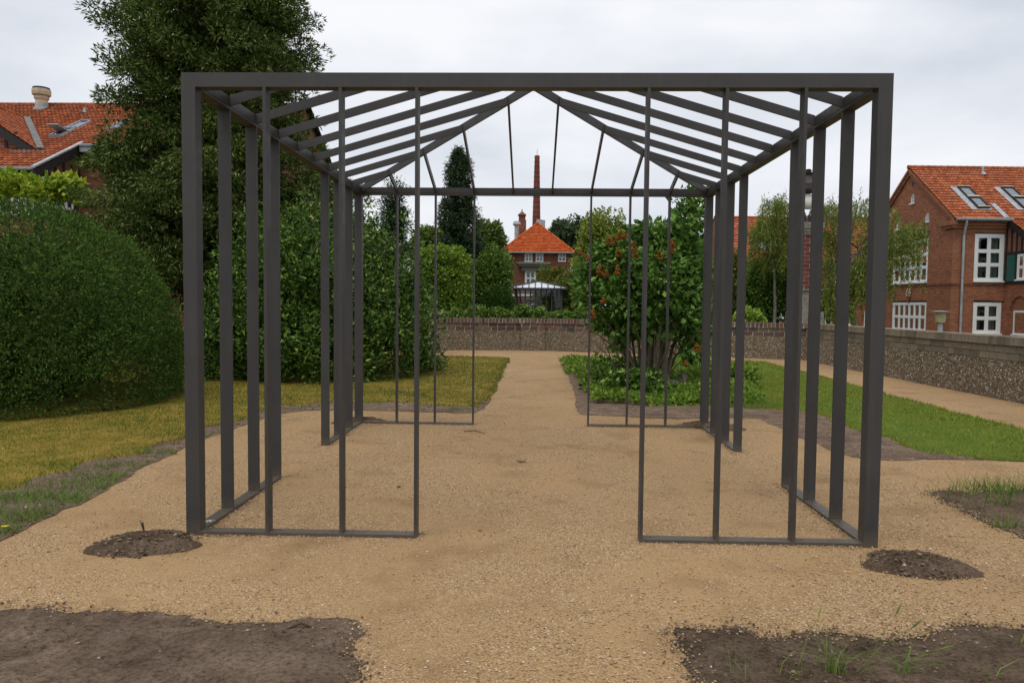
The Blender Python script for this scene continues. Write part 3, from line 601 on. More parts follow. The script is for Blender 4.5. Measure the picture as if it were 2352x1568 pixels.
# loose gravel drifted against the base rails
mb = MB(); Q = []
for a, b in ((0.12, 1.57), (2.95, 4.4)):
    for y, s in ((0, -1), (PT, 1), (PD-PT, -1), (PD, 1)): k = 420; Q.append(np.stack([rng.uniform(a, b, k), y+s*np.abs(rng.normal(size=k))*0.022, rng.uniform(0.0, 0.009, k)], -1))
    for x, s in ((0, -1), (PT, 1), (PW-PT, -1), (PW, 1)): k = 420; Q.append(np.stack([x+s*np.abs(rng.normal(size=k))*0.022, rng.uniform(a, b+0.15, k), rng.uniform(0.0, 0.009, k)], -1))
Q = np.concatenate(Q); rocks(mb, Q, 0.003+0.004*rng.random(len(Q)), 0.7); setting('drifted_gravel', mb, 'stone_mix', 'stuff')
# dry stalks and root bits on the soil
mb = MB()
for poly, dn in ((BED_L, 26), (BED_R, 26), (BED_E, 14)):
    for p in scatter(poly, dn):
        q = rng.uniform(0, 3.14); l = rng.uniform(0.02, 0.09); d = np.array([math.cos(q), math.sin(q), rng.normal()*0.12])*l; b = np.array([p[0], p[1], 0.028]); mb.tube([b-d/2, b+np.array([0, 0, 0.006]), b+d/2], [0.0016, 0.002, 0.0012], 3)
setting('root_litter', mb, 'twig_brown', 'stuff')
# ================================================================== garden walls
def brick_mesh(name, seed):
    r = np.random.default_rng(seed); c = 0.045; bm = bmesh.new(); bmesh.ops.create_cube(bm, size=1.0)
    bmesh.ops.bevel(bm, geom=list(bm.edges), offset=c, segments=1, affect='EDGES')
    for v in bm.verts: v.co += Vector(r.normal(size=3)*0.012)
    me = bpy.data.meshes.new(name); bm.to_mesh(me); bm.free(); return me
def brick_set(name, mat):
    out = []
    for i in range(4):
        me = brick_mesh(name, 40+i); me.materials.append(M[mat]); out.append(me)
    return out
BR_A, BR_G, BR_P = brick_set('brick', 'wall_brick'), brick_set('brick', 'wall_brick_grey'), brick_set('brick', 'pier_brick')
def put_brick(name, meshes, parent, c, size, tilt=0.006):
    o = bpy.data.objects.new(name, meshes[rng.integers(0, 4)]); o.location = c; o.scale = size
    o.rotation_euler = tuple(rng.normal(size=3)*tilt); link(o, parent); return o
def garden_wall(a, b, label, meshes, mortar, label_seed, H=1.08, thick=0.3, courses=2, pebbles=900, vis=(0, 1)):
    a = np.array(a, float); b = np.array(b, float); L = np.linalg.norm(b-a); rz = math.atan2(b[1]-a[1], b[0]-a[0])
    w = thing('garden_wall', label, 'wall', (a[0], a[1], 0), rz, local=True)   # local +x runs along the wall, face looks to local -y
    zc = H-0.15; zb = zc-courses*0.127
    part('pebble_dash', MB().box(0, L, 0, thick, -0.2, zb), 'dash_bed', w)
    part('mortar', MB().box(0, L, 0.005, thick-0.005, zb, zc).box(0, L, -0.032, thick+0.032, zc, H-0.006), mortar, w)
    x = 0.0
    while x < L-0.05:
        bw = rng.uniform(0.098, 0.112); put_brick('coping_brick', meshes, w, (x+bw/2, thick/2, zc+0.08+rng.normal()*0.003), (bw, thick+0.075, 0.15)); x += bw+rng.uniform(0.008, 0.014)
    for c in range(courses):
        x = -0.15 if c % 2 else 0.0
        while x < L-0.03:
            l = rng.uniform(0.275, 0.3) if rng.random() > 0.12 else rng.uniform(0.14, 0.2); x0, x1 = max(x, 0), min(x+l, L)
            if x1-x0 > 0.05: put_brick('brick', meshes, w, ((x0+x1)/2, thick/2-0.004, zb+0.0635+0.127*c), (x1-x0, thick+rng.uniform(-0.004, 0.01), rng.uniform(0.112, 0.118)), 0.004)
            x += l+0.013
    n = int(pebbles*L*zb); u = rng.random(n)*L; P = np.stack([u, np.full(n, 0.002), rng.random(n)*(zb-0.01)+0.005], -1)
    mb = MB(); r = 0.009+0.016*rng.random(n)**1.5; rocks(mb, P*0, r, 0.65)
    V, F = mb.np.pop(); V = V.reshape(n, 6, 3); V = V[..., [0, 2, 1]]; V = V+P[:, None, :]; mb.arr(V.reshape(-1, 3), F[:, ::-1])
    o = part('pebbles', mb, 'pebble_mix', w); o['kind'] = 'stuff'; return w
PIER = np.array([2.28, 20.42]); CORNER = np.array([10.3, 17.25])
dirr = (CORNER-(PIER+np.array([0.4, 0.0]))); dirr /= np.linalg.norm(dirr)
garden_wall((-4.2, 19.72), (1.86, 20.4), 'low brick and pebble garden wall left of the stepped pier, ivy above it', BR_A, 'mortar', 1, pebbles=1300)
garden_wall((2.68, 20.4), tuple(CORNER), 'low brick and pebble garden wall running behind the lilac to the lamp pillar', BR_A, 'mortar', 2, pebbles=1300)
garden_wall(tuple(CORNER+np.array([0, -0.02])), (10.3, 4.2), 'long mossy grey-brown garden wall along the right hand gravel path', BR_G, 'mortar_mossy', 3, pebbles=1500, courses=2)
p_ = garden_wall((1.87, 20.32), (2.67, 20.32), 'shallow pier of brick and pebbles projecting from the middle of the far garden wall', BR_A, 'mortar', 4, thick=0.42, pebbles=1500, H=1.09)

# the second wall beyond the sunken lane, with ivy
garden_wall((-5, 31.4), (9, 31.0), 'distant low brick wall half covered by ivy beyond the lane', BR_A, 'mortar', 5, H=1.22, pebbles=60)

# ------------------------------------------------------------------ small things lying about
def scrap():
    p = gp(1897, 833); t = thing('metal_bracket', 'small rusty grey sheet metal bracket leaning by the right garden wall', 'bracket', (p[0]-0.2, p[1], 0), 0.1, local=True)
    part('upright_plate', MB().box(-0.02, 0.26, 0, 0.012, 0.0, 0.4), 'rust_metal', t)
    part('foot_plate', MB().box(-0.3, 0.26, -0.32, 0.0, 0.004, 0.016), 'rust_metal', t)
    part('brace', MB().tube([(0.24, -0.02, 0.34), (-0.02, -0.3, 0.03)], 0.014, 6), 'rust_metal', t)
scrap()
def flat_leaf(name, c, ln, wd, mat, label, curl=0.3, rot=0.0):
    V = []; n = 7
    for i in range(n):
        t = i/(n-1); w = wd*math.sin(math.pi*(0.06+0.9*t))**0.8/2; z = 0.006+curl*ln*(2*t-1)**2*0.25
        for s in (-1, 0, 1):
            x, y = (t-0.5)*ln, s*w; V.append((c[0]+x*math.cos(rot)-y*math.sin(rot), c[1]+x*math.sin(rot)+y*math.cos(rot), c[2]+z+abs(s)*curl*wd*0.3))
    F = [(i*3+s, (i+1)*3+s, (i+1)*3+s+1, i*3+s+1) for i in range(n-1) for s in (0, 1)]
    return solo(name, MB().add(V, F), mat, label, 'leaf', c)
flat_leaf('fallen_leaf', tuple(gp(1198, 1061)), 0.1, 0.055, 'leaf_dead', 'brown curled dead leaf lying in the middle of the gravel court', 0.5, 0.3)
flat_leaf('fallen_leaf', tuple(gp(916, 1119)), 0.05, 0.03, 'leaf_dead', 'tiny dead leaf on the gravel beside the inner left door mullion', 0.5, 1.3)
flat_leaf('fallen_leaf', tuple(gp(1103, 1220)*np.array([1, 1, 0])), 0.03, 0.02, 'leaf_dead', 'tiny dark leaf scrap on the gravel in the front doorway', 0.5, 0.3)
flat_leaf('yellow_leaf', tuple(gp(12, 1224)+np.array([0, 0, 0.04])), 0.05, 0.035, 'leaf_yellow', 'bright yellow leaf among weeds at the left edge', 0.2, 0.3)
for (x, y, l, r, lb) in ((1427, 799, 0.5, 0.1, 'thin brown twig lying across the far gravel path'), (1090, 995, 0.3, -0.5, 'thin brown twig on gravel by the rear left door mullion'),
                         (470, 1465, 0.3, 0.15, 'dark twig lying on the left soil bed'), (690, 1448, 0.12, 0.1, 'short dark twig at the right end of the left soil bed'), (1215, 778, 0.3, 0.05, 'pale stick on the path by the wall pier')):
    p = gp(x, y); d = np.array([math.cos(r), math.sin(r), 0])*l/2
    solo('twig', MB().tube([p-d+np.array([0, 0, .012]), p+np.array([0, 0.02, 0.03]), p+d+np.array([0, 0, .014])], [0.006, 0.007, 0.003], 5), 'twig_brown', lb, 'twig', tuple(p))
def tuft(px, py, n, h, lean, label, name='grass_tuft'):
    c = gp(px, py); mb = MB(); n = int(n*0.8)
    for i in range(n):
        q = rng.uniform(0, 6.28); b = c+np.array([rng.normal()*0.03, rng.normal()*0.02, 0.012]); hh = h*rng.uniform(0.45, 1.15); ln = lean*rng.uniform(0.2, 1.5); d = np.array([math.cos(q), math.sin(q)*0.6, 0])
        pts = [b+d*hh*ln*t*t+np.array([0, 0, hh*(t-0.35*ln*t*t)]) for t in (0, 0.35, 0.7, 1.0)]; s = np.array([-d[1], d[0], 0])*0.0035
        V = []; 
        for j, p in enumerate(pts): V += [p-s*(1-j/3.2), p+s*(1-j/3.2)]
        mb.add(V, [(2*j, 2*j+1, 2*j+3, 2*j+2) for j in range(3)])
    return solo(name, mb, 'weed_green', label, 'grass', tuple(c), group='grass tufts in the right soil bed')
tuft(1915, 1552, 46, 0.24, 1.0, 'largest ragged grass tuft in the middle of the right soil bed')
tuft(2075, 1555, 26, 0.16, 1.1, 'second grass tuft, right of the largest one in the right soil bed')
tuft(1700, 1566, 8, 0.2, 0.9, 'sparse grass stems near the left end of the right soil bed')
tuft(1812, 1560, 5, 0.12, 0.7, 'few short grass stems left of the largest tuft')
tuft(2340, 1490, 9, 0.22, 1.1, 'grass tuft at the right edge of the right soil bed')
tuft(2280, 1568, 10, 0.15, 1.0, 'low grass tuft in the bottom right corner of the soil bed')
mb = MB()
for (x0, y0, x1, y1, z1) in ((1830, 1540, 1875, 1340+100, 0.16), (1960, 1550, 2085, 1505, 0.22), (1960, 1552, 2150, 1515, 0.15), (1985, 1545, 2050, 1495, 0.26)):
    a = gp(x0, y0); b = gp(x1, y1+60); b[2] = z1; mb.tube([a, (a+b)/2+np.array([0, 0, 0.03]), b], [0.0016, 0.0013, 0.0008], 4); d = (b-a)/np.linalg.norm(b-a); mb.tube([b, b+d*0.03, b+d*0.07], [0.001, 0.004, 0.0008], 5)
solo('seeding_grass', mb, 'weed_green', 'long arching seed-headed grass stalks over the right soil bed', 'grass', tuple(gp(1960, 1552)))

# ================================================================== buildings
class House:
    def __init__(s, x, y, rotz):
        s.o = np.array([x, y, 0.0]); s.r = rotz; s.ex = np.array([math.cos(rotz), math.sin(rotz), 0]); s.ey = np.array([-math.sin(rotz), math.cos(rotz), 0])
    def loc(s, P): d = np.asarray(P)-s.o; return np.array([d@s.ex, d@s.ey, d[2]])
    def front(s, px, py, y=0.0): return s.loc(on_plane(px, py, s.o+s.ey*y, s.ey))
    def side(s, px, py, x=0.0): return s.loc(on_plane(px, py, s.o+s.ex*x, s.ex))
    def slope(s, px, py, P0, W):  # roof plane through local point P0, up-slope local vector W, eave along local x
        n = np.cross((1, 0, 0), W); n = s.ex*n[0]+s.ey*n[1]+np.array([0, 0, n[2]])
        return s.loc(on_plane(px, py, s.o+s.ex*P0[0]+s.ey*P0[1]+np.array([0, 0, P0[2]]), n))
def wall_poly(mb, F, outer, holes, depth=0.16):
    O, u, n = [np.asarray(q, float) for q in F]; k = np.array([0, 0, 1.0]); P3 = lambda p, d=0: O+u*p[0]+k*p[1]-n*d
    loops = [outer]+holes; flat = [p for l in loops for p in l]
    tris = tessellate_polygon([[Vector((p[0], p[1], 0)) for p in l] for l in loops])
    mb.add([P3(p) for p in flat], [tuple(t) for t in tris])
    for h in holes:
        m = len(h); mb.add([P3(p) for p in h]+[P3(p, depth) for p in h], [(i, (i+1) % m, m+(i+1) % m, m+i) for i in range(m)])
    return mb
def rect(u0, u1, z0, z1): return [(u0, z0), (u1, z0), (u1, z1), (u0, z1)]
def arch_pts(u0, u1, z0, z1, n=8):
    r = (u1-u0)/2; c = (u0+u1)/2; zs = z1-r
    return [(u0, z0), (u1, z0)]+[(c+r*math.cos(math.pi*i/n), zs+r*math.sin(math.pi*i/n)) for i in range(n+1)]
def window(parent, F, u0, u1, z0, z1, nx, ny, fr=0.1, bar=0.055, inset=0.05, cur='full', sash=0.03, glass='window_glass', sill=True):
    mb = MB(); d0, d1 = inset, inset+0.09
    mb.fbox(F, u0, u1, d0, d1, z0, z0+fr).fbox(F, u0, u1, d0, d1, z1-fr, z1).fbox(F, u0, u0+fr, d0, d1, z0+fr, z1-fr).fbox(F, u1-fr, u1, d0, d1, z0+fr, z1-fr)
    if sill: mb.fbox(F, u0-0.03, u1+0.03, d0-0.09, d0+0.001, z0-0.02, z0+0.05)
    us = [u0+fr+(u1-u0-2*fr)*i/nx for i in range(nx+1)]; zs = [z0+fr+(z1-z0-2*fr)*j/ny for j in range(ny+1)]
    for i in range(1, nx): mb.fbox(F, us[i]-bar/2, us[i]+bar/2, d0+0.008, d1-0.004, z0+fr, z1-fr)
    for j in range(1, ny):
        for i in range(nx): mb.fbox(F, us[i]+(bar/2 if i else 0), us[i+1]-(bar/2 if i < nx-1 else 0), d0+0.012, d1-0.006, zs[j]-bar/2, zs[j]+bar/2)
    w = part('window', mb, 'white_paint', parent)
    for i in range(nx):
        for j in range(ny):
            a, b, c, d = us[i]+(bar/2 if i else 0), us[i+1]-(bar/2 if i < nx-1 else 0), zs[j]+(bar/2 if j else 0), zs[j+1]-(bar/2 if j < ny-1 else 0)
            if sash:
                s = MB(); e0, e1 = d0+0.02, d0+0.06
                s.fbox(F, a, b, e0, e1, c, c+sash).fbox(F, a, b, e0, e1, d-sash, d).fbox(F, a, a+sash, e0, e1, c+sash, d-sash).fbox(F, b-sash, b, e0, e1, c+sash, d-sash)
                part('sash', s, 'white_paint', w)
            part('pane', MB().fbox(F, a+sash, b-sash, d0+0.04, d0+0.046, c+sash, d-sash), glass, w)
    if cur:
        s = MB(); 
        rg = [(u0+fr, u1-fr)] if cur == 'full' else [(u0+fr, u0+fr+(u1-u0)*0.16), (u1-fr-(u1-u0)*0.3, u1-fr)]
        O, u, n = [np.asarray(q, float) for q in F]
        for a, b in rg:
            m = max(6, int((b-a)/0.09)); V = []
            for i in range(m+1):
                x = a+(b-a)*i/m; dd = inset+0.17+0.03*math.sin(i*2.2)+0.012*math.sin(i*5.1)
                V += [O+u*x-n*dd+np.array([0, 0, z0+fr*0.5]), O+u*x-n*dd+np.array([0, 0, z1-fr*0.5])]
            s.add(V, [(2*i, 2*i+2, 2*i+3, 2*i+1) for i in range(m)])
        part('curtain', s, 'curtain', w)
    return w
def arched_window(parent, F, u0, u1, z0, z1, nx=2, ny=3, fr=0.05, inset=0.05):
    O, u, n = [np.asarray(q, float) for q in F]; k = np.array([0, 0, 1.0]); P3 = lambda p, d: O+u*p[0]+k*p[1]-n*d
    outer = arch_pts(u0, u1, z0, z1); inner = arch_pts(u0+fr, u1-fr, z0+fr, z1-fr); m = len(outer); mb = MB()
    mb.add([P3(p, inset) for p in outer+inner]+[P3(p, inset+0.08) for p in inner], [(i, (i+1) % m, m+(i+1) % m, m+i) for i in range(m)]+[(m+i, m+(i+1) % m, 2*m+(i+1) % m, 2*m+i) for i in range(m)])
    c = (u0+u1)/2; b = 0.022
    for i in range(1, nx): x = u0+fr+(u1-u0-2*fr)*i/nx; mb.fbox(F, x-b/2, x+b/2, inset+0.005, inset+0.06, z0+fr, z1-fr*1.2)
    for j in range(1, ny): z = z0+fr+(z1-z0)*0.95*j/ny; mb.fbox(F, u0+fr, u1-fr, inset+0.012, inset+0.055, z-b/2, z+b/2)
    mb.fbox(F, u0-0.03, u1+0.03, inset-0.09, inset-0.001, z0-0.04, z0+0.03)
    w = part('window', mb, 'white_paint', parent)
    part('pane', MB().prism([P3(p, inset+0.07) for p in inner], (0, 0, 0), -n*0.005), 'window_glass', w); return w
def pantiles(mb, O, U, Wv, ncol, nrow, tw, tl, keep=None, amp=0.035, rng_=None):
    O, U, Wv = [np.asarray(q, float) for q in (O, U, Wv)]; U = U/np.linalg.norm(U); Wv = Wv/np.linalg.norm(Wv); N = np.cross(U, Wv); N = N if N[2] > 0 else -N
    i, j = np.meshgrid(np.arange(ncol), np.arange(nrow), indexing='ij'); i = i.ravel(); j = j.ravel()
    if keep is not None: q = keep((i+0.5)*tw, (j+0.5)*tl); i, j = i[q], j[q]
    n = len(i); xs = np.array([0, 0.2, 0.42, 0.66, 0.86, 1.03])*tw; hs = np.array([0.75, 0.28, 0.0, 0.2, 0.8, 1.0])*amp
    jit = rng.normal(size=(n, 1, 1))*0.004; V = []
    for (yy, lift) in ((-0.06*tl, amp*1.5), (1.02*tl, 0.0)):
        p = O[None, None]+U*(i[:, None]*tw+xs[None])[..., None]+Wv*((j*tl+yy)[:, None]+np.zeros(6)[None])[..., None]+N*(hs[None]+lift)[..., None]*1.0+N*jit; V.append(p)
    # a short front lip under each tile's lower edge
    lip = V[0]-N*amp*1.3
    V = np.concatenate([V[0], V[1], lip], 1).reshape(-1, 3)
    F = np.array([(k, k+1, 7+k, 6+k) for k in range(5)]+[(12+k, 13+k, k+1, k) for k in range(5)])
    mb.arr(V, (np.arange(n)[:, None, None]*18+F[None]).reshape(-1, 4)); return mb
def ridge_caps(mb, a, b, r=0.11, step=0.38):
    a, b = np.asarray(a, float), np.asarray(b, float); L = np.linalg.norm(b-a); n = max(1, int(L/step)); d = (b-a)/n
    for i in range(n): p = a+d*i; mb.tube([p-d*0.05, p+d*1.0], [r*1.12, r*0.95], 8)
    return mb
def skylight(house, hs, P0, Wv, px, label=None, two=False, name='skylight'):
    """px: lower-left, lower-right, upper-right, upper-left corners of the flashing in the picture"""
    q = [hs.slope(x, y, P0, Wv) for x, y in px]; w = np.asarray(Wv)/np.linalg.norm(Wv); n = np.cross((1, 0, 0), w); n = n if n[2] > 0 else -n
    u0 = (q[0][0]+q[3][0])/2; u1 = (q[1][0]+q[2][0])/2; s0 = min(np.dot(p-np.array(P0), w) for p in q); s1 = max(np.dot(p-np.array(P0), w) for p in q)
    return u0, u1, s0, s1, w, n
def roofbox(mb, P0, w, n, u0, u1, s0, s1, h0, h1):
    P = lambda u, s, h: np.array([u, P0[1], P0[2]])+w*s+n*h
    return mb.hexa([P(u0, s0, h0), P(u1, s0, h0), P(u1, s1, h0), P(u0, s1, h0), P(u0, s0, h1), P(u1, s0, h1), P(u1, s1, h1), P(u0, s1, h1)])
def roof_window(parent, P0, w, n, u0, u1, s0, s1, h=0.12, mat='dark_timber', opened=0.0):
    f = 0.055; mb = MB()
    roofbox(mb, P0, w, n, u0, u0+f, s0, s1, 0.02, h); roofbox(mb, P0, w, n, u1-f, u1, s0, s1, 0.02, h); roofbox(mb, P0, w, n, u0+f, u1-f, s0, s0+f, 0.02, h); roofbox(mb, P0, w, n, u0+f, u1-f, s1-f, s1, 0.02, h)
    r = part('roof_window', mb, mat, parent)
    part('pane', roofbox(MB(), P0, w, n, u0+f, u1-f, s0+f, s1-f, h-0.04, h-0.03), 'sky_glass', r)
    part('blind', roofbox(MB(), P0, w, n, u0+f, u1-f, s0+f, s1-f, 0.03, 0.04), 'curtain', r)
    for a, b in ((s1-f*0.95, s1-f*0.05), (s0+f*0.1, s0+f*0.9)): part('cladding', roofbox(MB(), P0, w, n, u0+f*0.2, u1-f*0.2, a, b, h+0.001, h+0.03), 'cream_render' if mat == 'dark_timber' else 'zinc', r)
    if opened:
        a = math.radians(opened); w2 = w*math.cos(a)+n*math.sin(a)*-1; mid = (s0+s1)/2
        Pm = np.array([0, P0[1], P0[2]])+w*mid+n*(h+0.02); n2 = np.cross((1, 0, 0), w2); n2 = n2 if n2[2] > 0 else -n2
        L = (s1-s0)/2
        mb = MB(); P = lambda u, s, hh: np.array([u, Pm[1], Pm[2]])+w2*s+n2*hh
        mb.hexa([P(u0, -L, 0), P(u1, -L, 0), P(u1, L*0.2, 0), P(u0, L*0.2, 0), P(u0, -L, .05), P(u1, -L, .05), P(u1, L*0.2, .05), P(u0, L*0.2, .05)])
        part('open_sash', mb, 'zinc', r)
    return r

# ---------------------------------------------------------------- right brick house with gable
pB = at(2183, 711, 31.2); HB = House(pB[0], pB[1], math.radians(2.4))
hb = thing('brick_house', 'red brick house with tall white windows, orange tile roof and gable beyond the right wall', 'house', (pB[0], pB[1], 0), math.radians(2.4))
ez = HB.front(2183, 502, -0.3)[2]; rp = HB.side(2088, 386, -0.12); RY, RZB = rp[1], rp[2]
EAV = np.array([-0.15, -0.3, ez]); WB = np.array([0, RY+0.3, RZB-ez]); LB = 11.0
FF = ((0, 0, 0), (1, 0, 0), (0, -1, 0)); FG = ((0, 0, 0), (0, 1, 0), (-1, 0, 0))
def fr(x0, y0, x1, y1): a = HB.front(x0, y0); b = HB.front(x1, y1); return a[0], b[0], min(a[2], b[2]), max(a[2], b[2])
def sd(x0, y0, x1, y1): a = HB.side(x0, y0); b = HB.side(x1, y1); return min(a[1], b[1]), max(a[1], b[1]), min(a[2], b[2]), max(a[2], b[2])
w1 = fr(2240, 537, 2303, 648); w2 = fr(2236, 694, 2297, 768)
UW = HB.front(2309, 600)[0]
zb_ = HB.side(2129, 649)[2]; zt_ = HB.side(2132, 547)[2]
g1 = (HB.side(2131, 600)[1], HB.side(2052, 600)[1], zb_, zt_); g1 = (g1[0], g1[1], zb_, zt_)
zt2 = HB.side(2127, 694)[2]; g2 = (HB.side(2127, 720)[1], HB.side(2050, 720)[1], w2[2], zt2)
A1 = sd(2091, 469, 2101, 444); A2 = sd(2124, 511, 2135, 487); A3 = sd(2058, 528, 2068, 502)
zE = ez+0.12
mb = MB()
wall_poly(mb, FF, rect(0, LB, -0.3, ez-0.02), [rect(*w1), rect(*w2)])
GW = 2*RY
slope_ = (RZB-ez)/(RY+0.3); ze = ez+0.3*slope_-0.03
wall_poly(mb, FG, [(0, -0.3), (GW, -0.3), (GW, ze), (RY, RZB-0.06), (0, ze)], [rect(*g1), rect(*g2), arch_pts(*A1), arch_pts(*A2), arch_pts(*A3)])
mb.add([(0.02, GW, -0.3), (LB, GW, -0.3), (LB, GW, ez), (0.02, GW, ez), (LB, 0, -0.3), (LB, GW, -0.3), (LB, GW, ez), (LB, RY, RZB-0.1), (LB, 0, ez)], [(0, 1, 2, 3), (4, 5, 6, 7, 8)])
part('wall', mb, 'brick_red', hb)
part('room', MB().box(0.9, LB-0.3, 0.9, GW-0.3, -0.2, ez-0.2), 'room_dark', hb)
window(hb, FF, *w1, 2, 3, fr=0.17, bar=0.12, cur='pair', inset=0.0); window(hb, FF, *w2, 2, 2, fr=0.17, bar=0.12, cur='pair', inset=0.0)
window(hb, FG, *g1, 6, 3, fr=0.13, bar=0.1, cur='full', inset=0.0); window(hb, FG, *g2, 6, 2, fr=0.13, bar=0.09, cur='full', inset=0.0)
for A in (A1, A2, A3): arched_window(hb, FG, *A, inset=0.03)
zs = HB.front(2240, 652)[2]
part('string_course', MB().box(-0.05, UW+0.4, -0.05, -0.001, zs-0.06, zs+0.02).box(-0.05, -0.001, 0, GW, zs-0.06, zs+0.02), 'brick_dark', hb)
part('lintel_band', MB().box(UW-0.6, UW+3, -0.04, -0.001, w2[3]+0.05, w2[3]+0.12), 'brick_dark', hb)
lz = HB.side(2136, 543)[2]
part('lintel_ledge', MB().fbox(FG, g1[0]-0.12, g1[1]+0.12, -0.14, -0.001, g1[3]+0.34, g1[3]+0.44).fbox(FG, g1[0]-0.05, g1[1]+0.05, -0.08, -0.001, g1[3]+0.24, g1[3]+0.339), 'stone_grey', hb)
part('window_top_shade', MB().fbox(FG, g1[0], g1[1], -0.012, 0.1, g1[3]+0.002, g1[3]+0.1).fbox(FG, g2[0], g2[1], -0.012, 0.1, g2[3]+0.002, g2[3]+0.09).fbox(FF, w1[0], w1[1], -0.012, 0.1, w1[3]+0.002, w1[3]+0.05).fbox(FF, w2[0], w2[1], -0.012, 0.1, w2[3]+0.002, w2[3]+0.1), 'dark_timber', hb)  # dark strips stand in for the shadow along the window tops
part('eaves_cornice', MB().box(-0.02, UW, -0.1, -0.001, ez-0.42, ez-0.3).box(-0.04, UW, -0.17, -0.001, ez-0.299, ez-0.16).box(-0.06, UW, -0.24, -0.001, ez-0.159, ez-0.03), 'brick_red', hb)
part('corbel', MB().box(-0.2, -0.001, -0.3, 0.9, ez-0.28, ez-0.08).box(-0.14, -0.001, -0.24, 0.6, ez-0.42, ez-0.281), 'brick_red', hb)
mb = MB()
for s, y0, y1 in ((1, -0.25, RY), (-1, GW+0.25, RY)):
    for e0, e1, dz in ((-0.16, -0.001, 0), (-0.1, -0.001, -0.17)):
        z0, z1 = ez+0.05*slope_+dz-0.02, RZB+dz-0.03; mb.hexa([(e0, y0, z0-0.17), (e1, y0, z0-0.17), (e1, y1, z1-0.17), (e0, y1, z1-0.17), (e0, y0, z0), (e1, y0, z0), (e1, y1, z1), (e0, y1, z1)])
part('verge_cornice', mb, 'brick_red', hb)
part('vent_slot', MB().fbox(FG, *(lambda q: (q[0], q[1], -0.008, 0.02, q[2], q[3]))(sd(2095, 428.5, 2099, 417.5))), 'dark_timber', hb)
# carved crest: oval field with two facing scrolls, a heart between them and a bracket below
c0 = HB.side(2088, 672); mb = MB(); cy0, cz0 = c0[1], c0[2]
FC = ((0, 0, 0), (0, 1, 0), (-1, 0, 0))
oval = [np.array([-0.001, cy0+0.24*math.cos(2*math.pi*i/18), cz0+0.27*math.sin(2*math.pi*i/18)]) for i in range(18)]
mb.prism(oval, (0, 0, 0), (-0.03, 0, 0)); crest = part('crest', mb, 'brick_dark', hb)
mb = MB(); X = -0.045
for s in (-1, 1):
    mb.tube([np.array([X, cy0+s*a, cz0+b]) for a, b in ((0.16, -0.16), (0.2, -0.05), (0.15, 0.06), (0.17, 0.14), (0.1, 0.19), (0.05, 0.13))], [0.02, 0.028, 0.03, 0.028, 0.026, 0.02], 6)
    mb.tube([np.array([X, cy0+s*a, cz0+b]) for a, b in ((0.2, -0.17), (0.12, -0.19), (0.05, -0.15), (0.08, -0.08))], 0.018, 6)
hp_ = [(0, -0.08), (0.06, 0.0), (0.055, 0.05), (0.025, 0.06), (0, 0.03), (-0.025, 0.06), (-0.055, 0.05), (-0.06, 0.0)]
mb.prism([np.array([-0.031, cy0+a, cz0+b-0.0]) for a, b in hp_], (0, 0, 0), (-0.02, 0, 0))
part('crest_relief', mb, 'cream_render', crest)
part('crest_bracket', MB().prism([np.array([-0.001, cy0-0.2, cz0-0.28]), np.array([-0.001, cy0+0.2, cz0-0.28]), np.array([-0.001, cy0, cz0-0.55])], (0, 0, 0), (-0.05, 0, 0)), 'brick_dark', crest)
# roof
mb = MB(); sl_ = np.linalg.norm(WB); tl = sl_/20; tw = 0.175
pantiles(mb, EAV, (1, 0, 0), WB, int(LB/tw), 20, tw, tl); ridge_caps(mb, (EAV[0]-0.02, RY, RZB+0.04), (LB, RY, RZB+0.04), 0.1, 0.33)
pantiles(mb, (LB, GW+0.3, ez), (-1, 0, 0), (0, -(RY+0.3), RZB-ez), int((LB+0.15)/tw), 20, tw, tl)
roofB = part('roof', mb, 'roof_tiles', hb); roofB['kind'] = 'stuff'
part('roof_deck', MB().add([(EAV[0], -0.28, ez-0.03), (LB, -0.28, ez-0.03), (LB, RY, RZB-0.03), (EAV[0], RY, RZB-0.03), (EAV[0], GW+0.28, ez-0.03), (LB, GW+0.28, ez-0.03)], [(0, 1, 2, 3), (3, 2, 5, 4)]), 'dark_timber', hb)
gut = MB(); gut.tube([(-0.1, -0.38, ez-0.03), (UW+0.05, -0.38, ez-0.03)], 0.075, 8); part('gutter', gut, 'gutter_zinc', hb)
dp = [HB.front(2221, 503, -0.38), HB.front(2216, 522, -0.09), HB.front(2214, 540, -0.09)]; d2 = HB.front(2214, 540, -0.09)
part('downpipe', MB().tube([(dp[0][0], -0.38, ez-0.06), (dp[0][0], -0.36, ez-0.2), (d2[0], -0.1, ez-0.75), (d2[0], -0.1, -0.3)], 0.055, 8).tube([(d2[0], -0.1, 2.2), (d2[0], -0.1, 2.28)], 0.065, 8).tube([(d2[0], -0.1, 3.8), (d2[0], -0.1, 3.88)], 0.065, 8), 'zinc', hb)
for px in ([(2238, 482), (2268, 482), (2227, 433.5), (2202, 433.5)], [(2340, 482), (2370, 482), (2329, 434.5), (2303.5, 434.5)]):
    u0, u1, s0, s1, w, n = skylight(hb, HB, EAV, WB, px)
    u0 = (HB.slope(*px[3], EAV, WB)[0]+HB.slope(*px[0], EAV, WB)[0])/2; 
    part('flashing', roofbox(MB(), EAV, w, n, u0-0.3, u0+0.68, s0-0.1, s1+0.05, 0.05, 0.075), 'zinc', hb)
    sm = (s0+s1)/2
    roof_window(hb, EAV, w, n, u0, u0+0.6, sm+0.02, s1, 0.15); roof_window(hb, EAV, w, n, u0, u0+0.6, s0, sm-0.02, 0.17)
v = HB.slope(2257, 400, EAV, WB); wn = WB/np.linalg.norm(WB)
part('roof_vent', MB().tube([v, v+np.array([0, 0, 0.4])], 0.06, 8).tube([v+np.array([0, -0.1, -0.12]), v+np.array([0, 0, 0.1])], [0.2, 0.06], 8), 'zinc', hb)
